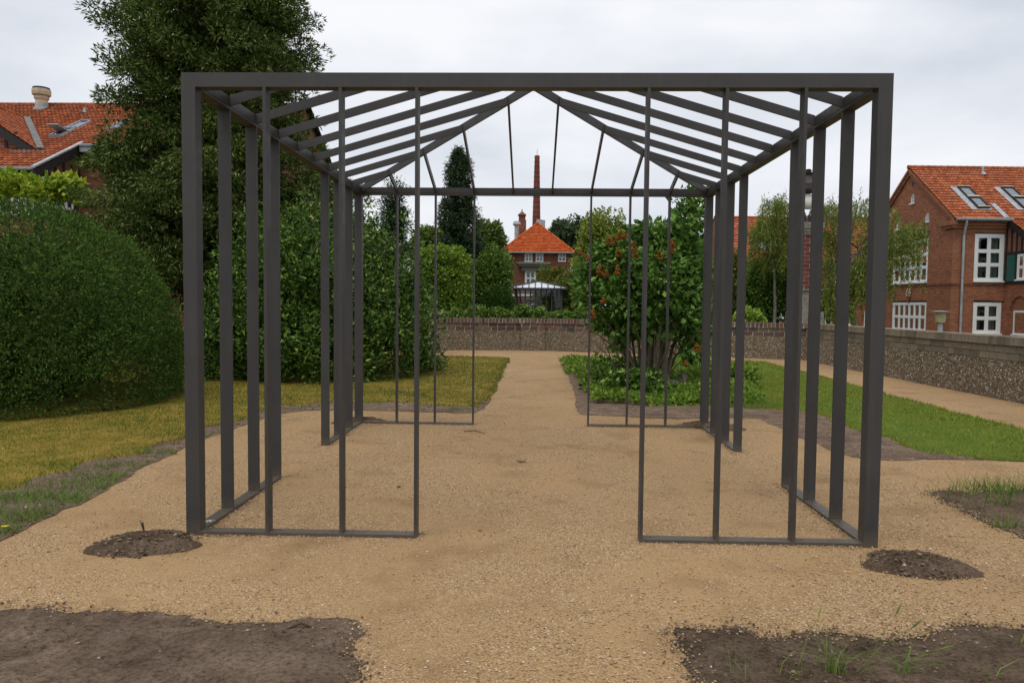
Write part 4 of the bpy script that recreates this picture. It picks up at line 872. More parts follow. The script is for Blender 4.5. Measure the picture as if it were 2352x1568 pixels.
# projecting half-timbered wing
zk = HB.front(2320, 497)[2]
wy = -3.2; mb = MB(); zlo = HB.side(2320, 648, UW)[2]; zmid = HB.side(2320, 584, UW)[2]
drop = 0.62
def vz(y): return ez+0.12+drop*y
part('wing_wall', MB().add([(UW, 0, zmid), (UW, wy, zmid), (UW, wy, vz(wy)-0.2), (UW, 0, vz(0)-0.2)], [(0, 1, 2, 3)]).box(UW+0.001, UW+3.4, wy, -0.001, zlo, vz(wy)-0.1), 'brick_infill', hb)
part('wing_base', MB().box(UW-0.02, UW+3.4, wy, -0.001, -0.3, zlo-0.1), 'brick_red', hb)
studs = MB(); FWg = ((UW, 0, 0), (0, -1, 0), (-1, 0, 0))
for q in (0.03, 0.38, 0.72, 1.06, 1.4, 1.75, 2.1, 2.45, 2.8, 3.1): studs.fbox(FWg, q, q+0.1, -0.03, 0.05, zmid+0.1, vz(-q)-0.15)
studs.fbox(FWg, 0, 3.2, -0.04, 0.05, zmid-0.02, zmid+0.11).fbox(FWg, 0, 3.2, -0.06, 0.05, zlo-0.1, zlo+0.02)
for q in (0.0, 0.72, 1.75): studs.fbox(FWg, q, q+0.12, -0.035, 0.05, zlo+0.02, zmid-0.02)
part('timber_frame', studs, 'dark_timber', hb)
shp = part('shutter', MB().fbox(FWg, 0.14, 0.7, -0.02, 0.02, zlo+0.04, zmid-0.04), 'green_paint', hb)
k = 0
z = zlo+0.08
while z < zmid-0.1:
    part('slat', MB().hexa([tuple(np.array((UW, -a, 0))+np.array((-d, 0, zz))) for a, d, zz in ((0.18, 0.022, z), (0.66, 0.022, z), (0.66, 0.05, z), (0.18, 0.05, z), (0.18, 0.022, z+0.045), (0.66, 0.022, z+0.045), (0.66, 0.03, z+0.045), (0.18, 0.03, z+0.045))]), 'green_paint', shp); z += 0.066
window(hb, FWg, 0.86, 1.72, zlo+0.06, zmid-0.04, 2, 2, fr=0.1, bar=0.08, cur='pair', inset=-0.03)
window(hb, FWg, 0.75, 1.7, w2[2]+0.0, w2[2]+1.15, 2, 2, fr=0.1, bar=0.08, cur=None, inset=-0.025)
arc = [np.array([UW-0.02, -(1.22+0.62*math.cos(math.pi*i/10)), w2[2]+1.2+0.62*math.sin(math.pi*i/10)]) for i in range(11)]
part('brick_arch', MB().tube(arc, 0.06, 6), 'brick_dark', hb)
bb = MB(); bb.hexa([(UW-0.12, 0.1, vz(0.1)-0.3), (UW-0.06, 0.1, vz(0.1)-0.3), (UW-0.06, wy-0.3, vz(wy-0.3)-0.3), (UW-0.12, wy-0.3, vz(wy-0.3)-0.3), (UW-0.12, 0.1, vz(0.1)-0.04), (UW-0.06, 0.1, vz(0.1)-0.04), (UW-0.06, wy-0.3, vz(wy-0.3)-0.04), (UW-0.12, wy-0.3, vz(wy-0.3)-0.04)])
part('bargeboard', bb, 'dark_timber', hb)
mb = MB(); dW = np.array([0, 3.5, 3.5*drop]); pantiles(mb, (UW-0.1, wy-0.3, vz(wy-0.3)), (1, 0, 0), dW, 19, 22, 0.18, np.linalg.norm(dW)/22); o = part('wing_roof', mb, 'roof_tiles', hb); o['kind'] = 'stuff'
part('valley_flashing', MB().hexa([(UW-0.34, -0.3, ez+0.05), (UW-0.1, -0.3, ez+0.05), (UW-0.1, 0.75, ez+0.05+1.05*slope_), (UW-0.34, 0.75, ez+0.05+1.05*slope_), (UW-0.34, -0.3, ez+0.1), (UW-0.1, -0.3, ez+0.1), (UW-0.1, 0.75, ez+0.1+1.05*slope_), (UW-0.34, 0.75, ez+0.1+1.05*slope_)]), 'zinc', hb)

# ---------------------------------------------------------------- house behind the willows
pA = at(1688, 706, 44); HA = House(pA[0], pA[1], 0.0)
ha = thing('brick_house', 'brick house with a small dormer half hidden behind the willows on the right', 'house', (pA[0], pA[1], 0), 0.0, local=True)
eA = HA.front(1700, 600, -0.3)[2]; rA = HA.front(1700, 501, 3.6)[2]; LA = HA.front(2075, 600)[0]
fA = lambda x0, y0, x1, y1: (HA.front(x0, y0)[0], HA.front(x1, y1)[0], min(HA.front(x0, y0)[2], HA.front(x1, y1)[2]), max(HA.front(x0, y0)[2], HA.front(x1, y1)[2]))
lowA = [fA(1763, 712, 1811, 748), fA(1868, 713, 1912, 750), fA(1929, 713, 1965, 750), fA(1985, 713, 2020, 750)]; upA = [fA(1955, 610, 1992, 662), fA(1690, 640, 1720, 672)]
mb = MB(); FAf = ((0, 0, 0), (1, 0, 0), (0, -1, 0)); wall_poly(mb, FAf, rect(-0.6, LA, -0.3, eA-0.05), [rect(*q) for q in lowA+upA])
mb.add([(-0.6, 0, -0.3), (-0.6, 7.2, -0.3), (-0.6, 7.2, eA), (-0.6, 3.6, rA-0.1), (-0.6, 0, eA), (LA, 0, -0.3), (LA, 7.2, -0.3), (LA, 7.2, eA), (LA, 3.6, rA-0.1), (LA, 0, eA)], [(0, 1, 2, 3, 4), (5, 6, 7, 8, 9)])
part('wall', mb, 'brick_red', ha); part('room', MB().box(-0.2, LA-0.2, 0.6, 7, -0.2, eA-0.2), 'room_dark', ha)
for q in lowA: window(ha, FAf, *q, 3, 2, fr=0.09, bar=0.08, cur=None, inset=0.03, sash=0.02)
for q in upA: window(ha, FAf, *q, 2, 2, fr=0.09, bar=0.08, cur=None, inset=0.03, sash=0.02)
WA = np.array([0, 3.9, rA-eA]); EA = np.array([-0.55, -0.3, eA]); mb = MB(); nA = 17
pantiles(mb, EA, (1, 0, 0), WA, int((LA+0.7)/0.21), nA, 0.21, np.linalg.norm(WA)/nA); ridge_caps(mb, (-0.6, 3.6, rA+0.03), (LA, 3.6, rA+0.03), 0.11)
pantiles(mb, (LA, 7.5, eA), (-1, 0, 0), (0, -3.9, rA-eA), int((LA+0.7)/0.21), nA, 0.21, np.linalg.norm(WA)/nA)
o = part('roof', mb, 'roof_tiles', ha); o['kind'] = 'stuff'
part('roof_deck', MB().add([(-0.58, -0.28, eA-0.03), (LA, -0.28, eA-0.03), (LA, 3.6, rA-0.04), (-0.58, 3.6, rA-0.04), (-0.58, 7.4, eA-0.03), (LA, 7.4, eA-0.03)], [(0, 1, 2, 3), (3, 2, 5, 4)]), 'dark_timber', ha)
dl = HA.slope(1757, 573, EA, WA); dr_ = HA.slope(1788, 573, EA, WA); dz = dl[2]; dy = dl[1]; dtop = HA.front(1772, 546, dy)[2]
dm = (dl[0]+dr_[0])/2
part('dormer', MB().box(dl[0]+0.1, dr_[0]-0.1, dy, dy+1.1, dz-0.1, (dz+dtop)/2+0.12).prism([np.array(p) for p in ((dl[0]-0.02, dy-0.08, (dz+dtop)/2+0.05), (dr_[0]+0.02, dy-0.08, (dz+dtop)/2+0.05), (dm, dy-0.08, dtop+0.1))], (0, 0, 0), (0, 1.5, 0)), 'cream_render', ha)
part('flashing', MB().box(dl[0]-0.16, dr_[0]+0.16, dy-0.2, dy-0.02, dz-0.02, dz+0.1).hexa([(dl[0]-0.3, dy-0.02, dz), (dl[0]+0.09, dy-0.02, dz), (dl[0]+0.09, dy+0.9, dz+0.7), (dl[0]-0.45, dy+0.9, dz+0.7), (dl[0]-0.3, dy-0.02, dz+0.1), (dl[0]+0.09, dy-0.02, dz+0.1), (dl[0]+0.09, dy+0.9, dz+0.8), (dl[0]-0.45, dy+0.9, dz+0.8)]), 'zinc', ha)
window(ha, ((dl[0], dy, 0), (1, 0, 0), (0, -1, 0)), 0.16, dr_[0]-dl[0]-0.16, dz+0.05, (dz+dtop)/2+0.08, 2, 2, fr=0.05, bar=0.04, cur=None, inset=-0.03, sash=0)
for px, top, w_ in ((1789, 478, 10), (1893, 474, 18)):
    c = HA.front(px, 501, 3.6); zt = HA.front(px, top, 3.6)[2]; ww = w_/1705*50*1.0
    part('chimney', MB().box(c[0]-ww/2, c[0]+ww/2, 3.3, 3.9, rA-0.5, zt-0.2).box(c[0]-ww/2-0.1, c[0]+ww/2+0.1, 3.2, 4.0, zt-0.2, zt-0.08).box(c[0]-ww/2+0.05, c[0]+ww/2-0.05, 3.35, 3.85, zt-0.08, zt), 'cream_render', ha)

# ---------------------------------------------------------------- villa at the end of the axis
pC = at(1157, 701, 80); HC = House(pC[0], pC[1], 0.0)
hc = thing('brick_villa', 'dark brick villa with a bright orange hipped roof at the end of the garden axis', 'house', (pC[0], pC[1], 0), 0.0, local=True)
eC = HC.front(1200, 579.5, -0.4)[2]; LC = HC.front(1310, 579)[0]; aC = HC.front(1232, 514, LC/2)
fC = lambda x0, y0, x1, y1: (HC.front(x0, y0)[0], HC.front(x1, y1)[0], min(HC.front(x0, y0)[2], HC.front(x1, y1)[2]), max(HC.front(x0, y0)[2], HC.front(x1, y1)[2]))
wins = [fC(1158, 600, 1171, 582), fC(1205, 601, 1223, 582), fC(1230.5, 601, 1248, 582), fC(1282, 601, 1300, 582)]
tall = fC(1205.5, 658, 1231, 620); arch = fC(1209, 741, 1240, 697); lw = fC(1160, 700, 1171, 640); rt = fC(1230, 690, 1232, 689)
mb = MB(); FCf = ((0, 0, 0), (1, 0, 0), (0, -1, 0))
wall_poly(mb, FCf, rect(0, LC, -0.3, eC), [rect(*q) for q in wins]+[rect(*tall), arch_pts(*arch), rect(*lw)], 0.2)
mb.add([(0, 0, -0.3), (0, 22, -0.3), (0, 22, eC), (0, 0, eC), (LC, 0, -0.3), (LC, 22, -0.3), (LC, 22, eC), (LC, 0, eC)], [(0, 1, 2, 3), (4, 5, 6, 7)])
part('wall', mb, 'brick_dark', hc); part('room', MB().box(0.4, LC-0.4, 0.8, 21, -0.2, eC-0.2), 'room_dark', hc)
for q in wins: window(hc, FCf, *q, 2, 2, fr=0.11, bar=0.1, cur='pair', inset=0.0, sash=0)
window(hc, FCf, *tall, 2, 2, fr=0.22, bar=0.16, cur=None, inset=0.0, sash=0); window(hc, FCf, *lw, 2, 3, fr=0.12, bar=0.1, cur=None, inset=0.0, sash=0)
arched_window(hc, FCf, *arch, nx=3, ny=2, fr=0.14, inset=0.0)
cor = fC(1188, 612, 1265, 603)
part('portal_cornice', MB().box(cor[0], cor[1], -0.8, -0.001, cor[3]-0.2, cor[3]).box(cor[0]+0.12, cor[1]-0.12, -0.6, -0.001, cor[2], cor[3]-0.201).box(cor[0]+0.5, cor[1]-0.5, -0.3, -0.001, cor[2]-0.5, cor[2]-0.001), 'stone_grey', hc)
bnd = HC.front(1200, 678)[2]
part('white_band', MB().box(0, LC, -0.06, -0.001, bnd-0.1, bnd+0.14), 'white_paint', hc)
ba = HC.front(1225, 688)[2]; ac = (arch[0]+arch[1])/2; ar = (arch[1]-arch[0])/2+0.3
part('brick_arch', MB().tube([np.array([ac+ar*math.cos(math.pi*i/12), -0.05, arch[3]-(arch[1]-arch[0])/2+ar*math.sin(math.pi*i/12)]) for i in range(13)], 0.16, 6), 'brick_red', hc)
ov = 0.45; mb = MB(); hw = LC/2+ov; WC = np.array([0, hw, aC[2]-eC]); SLC = np.linalg.norm(WC); nC = 20; twc = 0.3
pantiles(mb, (-ov, -ov, eC), (1, 0, 0), WC, int(2*hw/twc)+1, nC, 2*hw/int(2*hw/twc), SLC/nC, keep=lambda u, s: np.abs(u-hw) < hw*(1-s/SLC)+0.1, amp=0.06)
for sx in (0, 1):
    O = (-ov, 22, eC) if sx == 0 else (LC+ov, -ov, eC); U = (0, -1, 0) if sx == 0 else (0, 1, 0); Wd = (hw, 0, aC[2]-eC) if sx == 0 else (-hw, 0, aC[2]-eC); tot = 22+ov
    pantiles(mb, O, U, Wd, int(tot/twc), nC, twc, SLC/nC, keep=(lambda u, s: (tot-u) > s/SLC*hw-0.1) if sx == 0 else (lambda u, s: u > s/SLC*hw-0.1), amp=0.06)
ap = np.array([LC/2, hw-ov, aC[2]])
for x in (-ov, LC+ov): ridge_caps(mb, (x, -ov, eC+0.06), ap+np.array([0, 0, 0.06]), 0.13, 0.4)
ridge_caps(mb, ap+np.array([0, 0, 0.06]), (LC/2, 22, aC[2]+0.06), 0.13, 0.4)
o = part('roof', mb, 'roof_tiles_bright', hc); o['kind'] = 'stuff'
part('roof_deck', MB().add([(-ov, -ov, eC-0.04), (LC+ov, -ov, eC-0.04), (LC+ov, 22, eC-0.04), (-ov, 22, eC-0.04), tuple(ap-np.array([0, 0, 0.05])), (LC/2, 22, aC[2]-0.05)], [(0, 1, 4), (1, 2, 5, 4), (3, 0, 4, 5), (0, 3, 2, 1)]), 'dark_timber', hc)
part('gutter', MB().tube([(-ov, -ov-0.07, eC-0.04), (LC+ov, -ov-0.07, eC-0.04)], 0.08, 8), 'gutter_zinc', hc)
c = HC.front(1200, 540, 9); zt = HC.front(1200, 484, 9)[2]; zc_ = HC.front(1200, 495, 9)[2]; s = 0.5
part('chimney', MB().box(c[0]-s, c[0]+s*0.9, 8.5, 9.5, eC, zc_-0.6).box(c[0]-s*0.95, c[0]+s*0.7, 8.55, 9.45, zc_-0.6, zc_-0.05).box(c[0]+s*0.9+0.001, c[0]+s*1.25, 8.6, 9.4, eC, zc_-2.2).box(c[0]-s*1.15, c[0]+s*0.85, 8.4, 9.6, zc_-0.05, zc_+0.1).add([(c[0]-s, 8.5, zc_+0.1), (c[0]+s*0.8, 8.5, zc_+0.1), (c[0]+s*0.8, 9.5, zc_+0.1), (c[0]-s, 9.5, zc_+0.1), (c[0]-0.1, 9, zt-0.05)], [(0, 1, 4), (1, 2, 4), (2, 3, 4), (3, 0, 4)]).tube([(c[0]-0.08, 9, zt-0.15), (c[0]-0.08, 9, zt+0.15)], 0.07, 6), 'brick_dark', hc)
c = HC.front(1187, 525, 6); z0 = c[2]; zt = HC.front(1187, 508.5, 6)[2]; h_ = zt-z0
part('roof_cowl', MB().lathe([(0.28, -1.4), (0.28, 0.3*h_), (0.5, 0.55*h_), (0.5, 0.6*h_), (0.36, h_), (0.1, h_*1.03)], (c[0], 6, z0), 10), 'zinc', hc)
c = HC.front(1240, 513, 14); part('duct_box', MB().box(c[0]-0.45, c[0]+0.3, 13.6, 14.6, aC[2]-1, c[2]+0.45).box(c[0]+0.301, c[0]+0.7, 13.7, 14.5, aC[2]-1, c[2]+0.4), 'zinc', hc)

# tall factory chimney behind it
yc = 135; b0 = at(1232, 512, yc); t0 = at(1232, 358, yc); rb = 9.2/1705*139; rt_ = 5.6/1705*139
ch = thing('factory_chimney', 'tall slender round red brick factory chimney rising behind the villa', 'chimney', (b0[0], yc, 0))
prof = [(rb*1.25, -0.3), (rb*1.2, b0[2]*0.6), (rb, b0[2])]+[(rb+(rt_-rb)*t, b0[2]+(t0[2]-b0[2])*t) for t in np.linspace(0.1, 0.93, 9)]+[(rt_*1.04, t0[2]*0.955+b0[2]*0.045), (rt_*1.08, t0[2]-0.2), (rt_, t0[2])]
part('shaft', MB().lathe(prof, (b0[0], yc, 0), 20), 'chimney_brick', ch, smooth=False)
mb = MB()
for t in np.linspace(0.08, 0.9, 12):
    r = rb+(rt_-rb)*t; z = b0[2]+(t0[2]-b0[2])*t; mb.lathe([(r+0.035, z), (r+0.035, z+0.09)], (b0[0], yc, 0), 20)
part('iron_bands', mb, 'bronze_dark', ch)
mb = MB()
for i in range(40):
    z = 2+i*(t0[2]-2.5)/40; r = rb*1.2 if z < b0[2]*0.6 else (rb+(rt_-rb)*max(0, (z-b0[2])/(t0[2]-b0[2]))); mb.tube([(b0[0]+0.12, yc-r-0.02, z), (b0[0]+0.12, yc-r-0.25, z)], 0.05, 4).tube([(b0[0]-0.3, yc-r*0.95-0.02, z), (b0[0]-0.3, yc-r-0.25, z)], 0.05, 4)
part('climbing_irons', mb, 'bronze_dark', ch); part('lightning_rod', MB().tube([(b0[0], yc, t0[2]-0.2), (b0[0], yc, t0[2]+1.2)], 0.035, 4), 'black_iron', ch)

# ---------------------------------------------------------------- left house
pL = at(90, 690, 27.5); HL = House(pL[0], pL[1], 0.0)
hl = thing('half_timbered_house', 'left house with orange tile roof, dark half-timbering and a round pale chimney pot', 'house', (pL[0], pL[1], 0), 0.0, local=True)
eL = HL.front(90, 386, -0.3)[2]; RYL = 10.3; rL = HL.front(150, 242, RYL)[2]; WLv = np.array([0, RYL+0.3, rL-eL]); XL = -16
EL = np.array([XL, -0.3, eL]); sL = np.linalg.norm(WLv); nL = 34; mb = MB()
sg = (rL-eL)/(RYL+0.3); YF = 3.1; XR = 9.0; s_f = (YF+0.3)/(RYL+0.3)*sL   # the left part runs on down in front of the main wall
pantiles(mb, EL, (1, 0, 0), WLv, int((XR-XL)/0.22), nL, 0.22, sL/nL, keep=lambda u, s: (u < 0.25-XL) | (s > s_f-0.35)); ridge_caps(mb, (XL, RYL, rL+0.03), (XR, RYL, rL+0.03), 0.11, 0.35)
pantiles(mb, (XR, 2*RYL+0.3, eL), (-1, 0, 0), (0, -(RYL+0.3), rL-eL), int((XR-XL)/0.44), nL//2, 0.44, sL/(nL//2))
o = part('roof', mb, 'roof_tiles', hl); o['kind'] = 'stuff'
zf = eL+(YF+0.3)*sg
part('roof_deck', MB().add([(XL, -0.28, eL-0.04), (0.18, -0.28, eL-0.04), (0.18, RYL, rL-0.04), (XL, RYL, rL-0.04), (XL, 2*RYL+0.28, eL-0.04), (XR, 2*RYL+0.28, eL-0.04), (XR, RYL, rL-0.04), (0.18, YF-0.3, zf-0.3*sg-0.05), (XR, YF-0.3, zf-0.3*sg-0.05)], [(0, 1, 2, 3), (3, 6, 5, 4), (7, 8, 6, 2)]), 'dark_timber', hl)
FLg = ((0, 0, 0), (0, 1, 0), (1, 0, 0)); FLf = ((XL, 0, 0), (1, 0, 0), (0, -1, 0))
wz0, wz1 = eL-2.0, eL-0.45
winf = [(12.3-0.0, 13.55, wz0, wz1), (13.75, 14.95, wz0, wz1), (15.05, 15.85, wz0, wz1), (10.6, 11.9, wz0, wz1)]
wing_ = [(0.3, 1.25, eL-1.5, eL-0.25), (1.5, 2.6, eL-1.5, eL-0.25)]
mb = MB(); wall_poly(mb, FLf, rect(0, -XL, -0.3, eL-0.05), [rect(*q) for q in winf])
wall_poly(mb, FLg, [(0, -0.3), (YF, -0.3), (YF, zf-0.15), (0, eL+0.02)], [rect(*q) for q in wing_]); mb.add([(0, YF, -0.3), (XR-0.3, YF, -0.3), (XR-0.3, YF, zf-0.12), (0, YF, zf-0.12), (XR-0.3, 2*RYL, -0.3), (XR-0.3, 2*RYL, eL), (XR-0.3, RYL, rL-0.15)], [(0, 1, 2, 3), (1, 4, 5, 6, 2)])
mb.add([(XL, 0, -0.3), (XL, 2*RYL, -0.3), (XL, 2*RYL, eL), (XL, RYL, rL-0.15), (XL, 0, eL)], [(0, 1, 2, 3, 4)])
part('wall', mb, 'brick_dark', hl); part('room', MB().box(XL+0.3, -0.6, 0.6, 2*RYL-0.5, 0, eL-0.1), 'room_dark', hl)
for q in winf: window(hl, FLf, *q, 2, 2, fr=0.09, bar=0.07, cur=None, inset=-0.02, sash=0.03)
for q in wing_: window(hl, FLg, *q, 2, 1, fr=0.1, bar=0.09, cur='full', inset=-0.02, sash=0.03)
mb = MB()
for y in np.arange(0.02, YF, 0.6):
    mb.fbox(FLg, y, y+0.12, -0.04, 0.02, eL-0.02, eL+0.3*sg+y*sg-0.2)
mb.fbox(FLg, 0, YF, -0.05, 0.02, eL-0.18, eL-0.02).fbox(FLg, -0.05, 0.26, -0.06, 0.02, -0.3, eL-0.18).fbox(FLg, 1.28, 1.46, -0.05, 0.02, 0, eL-0.18).fbox(FLg, 2.64, 2.8, -0.05, 0.02, 0, eL-0.18)
mb.fbox(FLf, 15.88, 16.04, -0.05, 0.02, -0.3, eL-0.2).fbox(FLf, 0, 15.87, -0.05, 0.02, eL-0.4, eL-0.22)
part('timber_frame', mb, 'dark_timber', hl)
z0, z1 = eL-0.06, zf+0.02
part('bargeboard', MB().hexa([(0.1, -0.45, z0-0.42), (0.2, -0.45, z0-0.42), (0.2, YF, z1-0.42), (0.1, YF, z1-0.42), (0.1, -0.45, z0-0.03), (0.2, -0.45, z0-0.03), (0.2, YF, z1-0.03), (0.1, YF, z1-0.03)]), 'dark_timber', hl)
part('verge_strip', MB().hexa([(0.08, -0.5, eL-0.03), (0.26, -0.5, eL-0.03), (0.26, YF, zf+0.04), (0.08, YF, zf+0.04), (0.08, -0.5, eL+0.05), (0.26, -0.5, eL+0.05), (0.26, YF, zf+0.12), (0.08, YF, zf+0.12)]), 'zinc', hl)
part('gutter_box', MB().box(0.27, 0.8, YF-0.4, YF-0.05, zf-0.45, zf-0.1), 'zinc', hl)
part('main_gutter', MB().tube([(0.3, YF-0.4, zf-0.15), (XR, YF-0.4, zf-0.15)], 0.08, 8), 'gutter_zinc', hl)
part('gutter', MB().tube([(XL, -0.38, eL-0.05), (0.15, -0.38, eL-0.05)], 0.08, 8), 'gutter_zinc', hl)
c = HL.slope(96, 249, EL, WLv); k_ = HL.front(97, 250, c[1]); sc_ = float((HL.o+c-CAM)@FX)/1705
part('chimney_pot', MB().lathe([(13*sc_, -1.0), (13*sc_, 12*sc_), (12*sc_, 18*sc_), (15*sc_, 20*sc_), (16*sc_, 25*sc_), (13.5*sc_, 25.5*sc_), (13.5*sc_, 28*sc_), (19*sc_, 29*sc_), (19.5*sc_, 33*sc_), (18.5*sc_, 33.5*sc_), (19.5*sc_, 34*sc_), (19.5*sc_, 41*sc_), (17.5*sc_, 42*sc_)], c, 18), 'cream_render', hl)
part('chimney_lid', MB().lathe([(17*sc_, 42*sc_), (18.2*sc_, 42.5*sc_), (17.5*sc_, 46*sc_), (3*sc_, 47*sc_)], c, 18), 'black_iron', hl)
part('chimney_collar', MB().lathe([(20*sc_, -1.2), (17*sc_, -0.02), (13.6*sc_, 1*sc_), (13.6*sc_, 9*sc_)], c, 18), 'zinc', hl)
for x, y in ((195, 260), ):
    v = HL.slope(x, y, EL, WLv); part('roof_vent', MB().tube([v, v+np.array([0, 0, 0.3])], 0.07, 8).tube([v+np.array([0, -0.15, -0.1]), v+np.array([0, 0, 0.08])], [0.22, 0.07], 8), 'zinc', hl)
for px, op in (([(129, 318), (152, 318), (198, 283), (170, 283)], 38), ([(259, 302), (277, 302), (290, 283), (266, 283)], 0)):
    q = [HL.slope(*p, EL, WLv) for p in px]; w = WLv/np.linalg.norm(WLv); n = np.cross((1, 0, 0), w); S = [np.dot(p-EL, w) for p in q]
    u0 = (q[0][0]+q[3][0])/2; u1 = (q[1][0]+q[2][0])/2; s0, s1 = (S[0]+S[1])/2, (S[2]+S[3])/2
    if op: sm = s0+(s1-s0)*0.5; roof_window(hl, EL, w, n, u0, u1, sm+0.03, s1, 0.16, 'zinc'); roof_window(hl, EL, w, n, u0, u1, s0, sm-0.03, 0.16, 'zinc', opened=op)
    else: roof_window(hl, EL, w, n, u0, u1, s0, s1, 0.16, 'zinc')
# cross gable on its left
gx = HL.slope(54, 272, EL, WLv); gz = gx[2]; gX = gx[0]-0.0; bs = HL.slope(84, 343, EL, WLv); gy0 = bs[1]-0.25; gsl = (gz-bs[2])/(bs[0]-gX) if bs[0] > gX else 1.0
rzg = bs[2]+(bs[0]-gX)*1.0
gfy = gy0; half = bs[0]-gX; gsl = (gz-bs[2])/half; gcx = gX; gtop = gz
mb = MB(); L_ = (RYL-gfy)
WG = np.array([-half, 0, half*gsl]); nG = 20; SLG = np.linalg.norm(WG)
def inroof(u, s):  # keep the tiles that stand above the main roof
    x = bs[0]-half*s/SLG; z = bs[2]+half*gsl*s/SLG; y = gfy+u; return z > eL+(y+0.3)*sg-0.05
pantiles(mb, (bs[0], gfy, bs[2]), (0, 1, 0), WG, int(L_/0.2), nG, 0.2, SLG/nG, keep=inroof)
ridge_caps(mb, (gcx, gfy, gtop+0.05), (gcx, (gtop-eL)/sg-0.3, gtop+0.05), 0.11, 0.35)
o = part('gable_roof', mb, 'roof_tiles', hl); o['kind'] = 'stuff'
ym = (gtop-eL)/sg-0.3
part('gable_deck', MB().add([(bs[0], gfy, bs[2]-0.04), (bs[0], gfy+0.3, bs[2]-0.04), (gcx, ym, gtop-0.04), (gcx, gfy, gtop-0.04)], [(0, 1, 2, 3)]), 'dark_timber', hl)
zbg = eL+(gfy+0.3)*sg
part('gable_wall', MB().prism([np.array(p) for p in ((gcx-half+0.3, gfy+0.25, zbg), (bs[0]-0.3, gfy+0.25, zbg), (gcx, gfy+0.25, gtop-0.3))], (0, 0, 0), (0, 0.2, 0)), 'brick_infill', hl)
mb = MB(); mb.box(gcx-half, bs[0]-0.2, gfy+0.19, gfy+0.249, zbg-0.05, zbg+0.12).box(gcx-half, bs[0]-0.9, gfy+0.2, gfy+0.249, zbg+0.75, zbg+0.92)
for q in np.arange(0.9, 2.6*half, 0.95): mb.box(bs[0]-q-0.6, bs[0]-q-0.47, gfy+0.2, gfy+0.249, zbg+0.12, min(zbg+0.75, zbg+q*gsl))
part('gable_timber', mb, 'dark_timber', hl)
part('gable_bargeboard', MB().hexa([(bs[0]+0.15, gfy, bs[2]-0.55), (gcx, gfy, gtop-0.45), (gcx, gfy+0.12, gtop-0.45), (bs[0]+0.15, gfy+0.12, bs[2]-0.55), (bs[0]+0.15, gfy, bs[2]-0.1), (gcx, gfy, gtop+0.0), (gcx, gfy+0.12, gtop+0.0), (bs[0]+0.15, gfy+0.12, bs[2]-0.1)]), 'dark_timber', hl)
yv = lambda z: (z-eL)/sg-0.3
mb = MB(); a = np.array([bs[0]+0.1, yv(bs[2]), bs[2]+0.12]); b = np.array([gX+0.0, yv(gz), gz+0.12])
xg = lambda z: bs[0]-(z-bs[2])/gsl
V = [];
for t in np.linspace(0, 1, 8):
    z = bs[2]-0.1+(gtop-bs[2])*t; x = xg(z); y = yv(z); V += [(x+0.02, y-0.05, z+0.13), (x+0.36, y-0.02, z+0.12)]
mb.add(V, [(2*i, 2*i+1, 2*i+3, 2*i+2) for i in range(7)]); part('valley_flashing', mb, 'lead', hl)
part('foot_flashing', MB().box(bs[0]-0.9, bs[0]+0.75, gfy-0.3, gfy+0.1, zbg-0.2, zbg-0.06), 'lead', hl)

# ---------------------------------------------------------------- glazed pavilion far down the axis
pG = at(1181, 741, 60); Wg = at(1291, 741, 60)[0]-pG[0]; eG = at(1235, 665, 60)[2]; aG = at(1233, 647, 60+Wg/2)[2]
gpv = thing('glass_pavilion', 'small distant glazed pavilion with white pyramid roof beside the clipped dome', 'pavilion', (pG[0]+Wg/2, 60+Wg/2, 0))
X0, Y0 = pG[0], 60.0; bg = Wg/9
for x in (0, Wg-0.2):
    for y in (0, Wg-0.2): part('corner_post', MB().box(X0+x, X0+x+0.2, Y0+y, Y0+y+0.2, 0, eG), 'dark_steel', gpv)
for (a, b, c, d) in ((-0.4, Wg+0.4, -0.4, -0.2), (-0.4, Wg+0.4, Wg+0.2, Wg+0.4)): part('ring_beam', MB().box(X0+a, X0+b, Y0+c, Y0+d, eG, eG+0.14), 'dark_steel', gpv)
for (a, b) in ((-0.4, -0.2), (Wg+0.2, Wg+0.4)): part('ring_beam', MB().box(X0+a, X0+b, Y0-0.2, Y0+Wg+0.2, eG, eG+0.14), 'dark_steel', gpv)
for k in range(1, 9):
    for y in (0, Wg-0.1): part('mullion', MB().box(X0+bg*k-0.045, X0+bg*k+0.045, Y0+y, Y0+y+0.1, 0, eG), 'dark_steel', gpv)
    if k in (2, 4, 6, 7):
        for x in (0, Wg-0.1): part('mullion', MB().box(X0+x, X0+x+0.1, Y0+bg*k-0.045, Y0+bg*k+0.045, 0, eG), 'dark_steel', gpv)
zl = at(1220, 691, 60)[2]
part('door_frame', MB().box(X0+bg*2-0.1, X0+bg*5+0.1, Y0-0.06, Y0-0.001, zl-0.1, zl+0.1).box(X0+bg*3.45, X0+bg*3.55, Y0-0.06, Y0-0.001, 0, zl-0.1).box(X0+bg*2-0.1, X0+bg*2+0.14, Y0-0.06, Y0-0.001, 0, zl-0.1).box(X0+bg*5-0.14, X0+bg*5+0.1, Y0-0.06, Y0-0.001, 0, zl-0.1), 'dark_steel', gpv)
for k in range(9):
    part('pane', MB().box(X0+bg*k+0.05, X0+bg*(k+1)-0.05, Y0+0.04, Y0+0.05, 0.1, eG), 'clear_glass', gpv)
part('pane', MB().box(X0+Wg-0.06, X0+Wg-0.05, Y0+0.2, Y0+Wg-0.2, 0.1, eG), 'clear_glass', gpv)
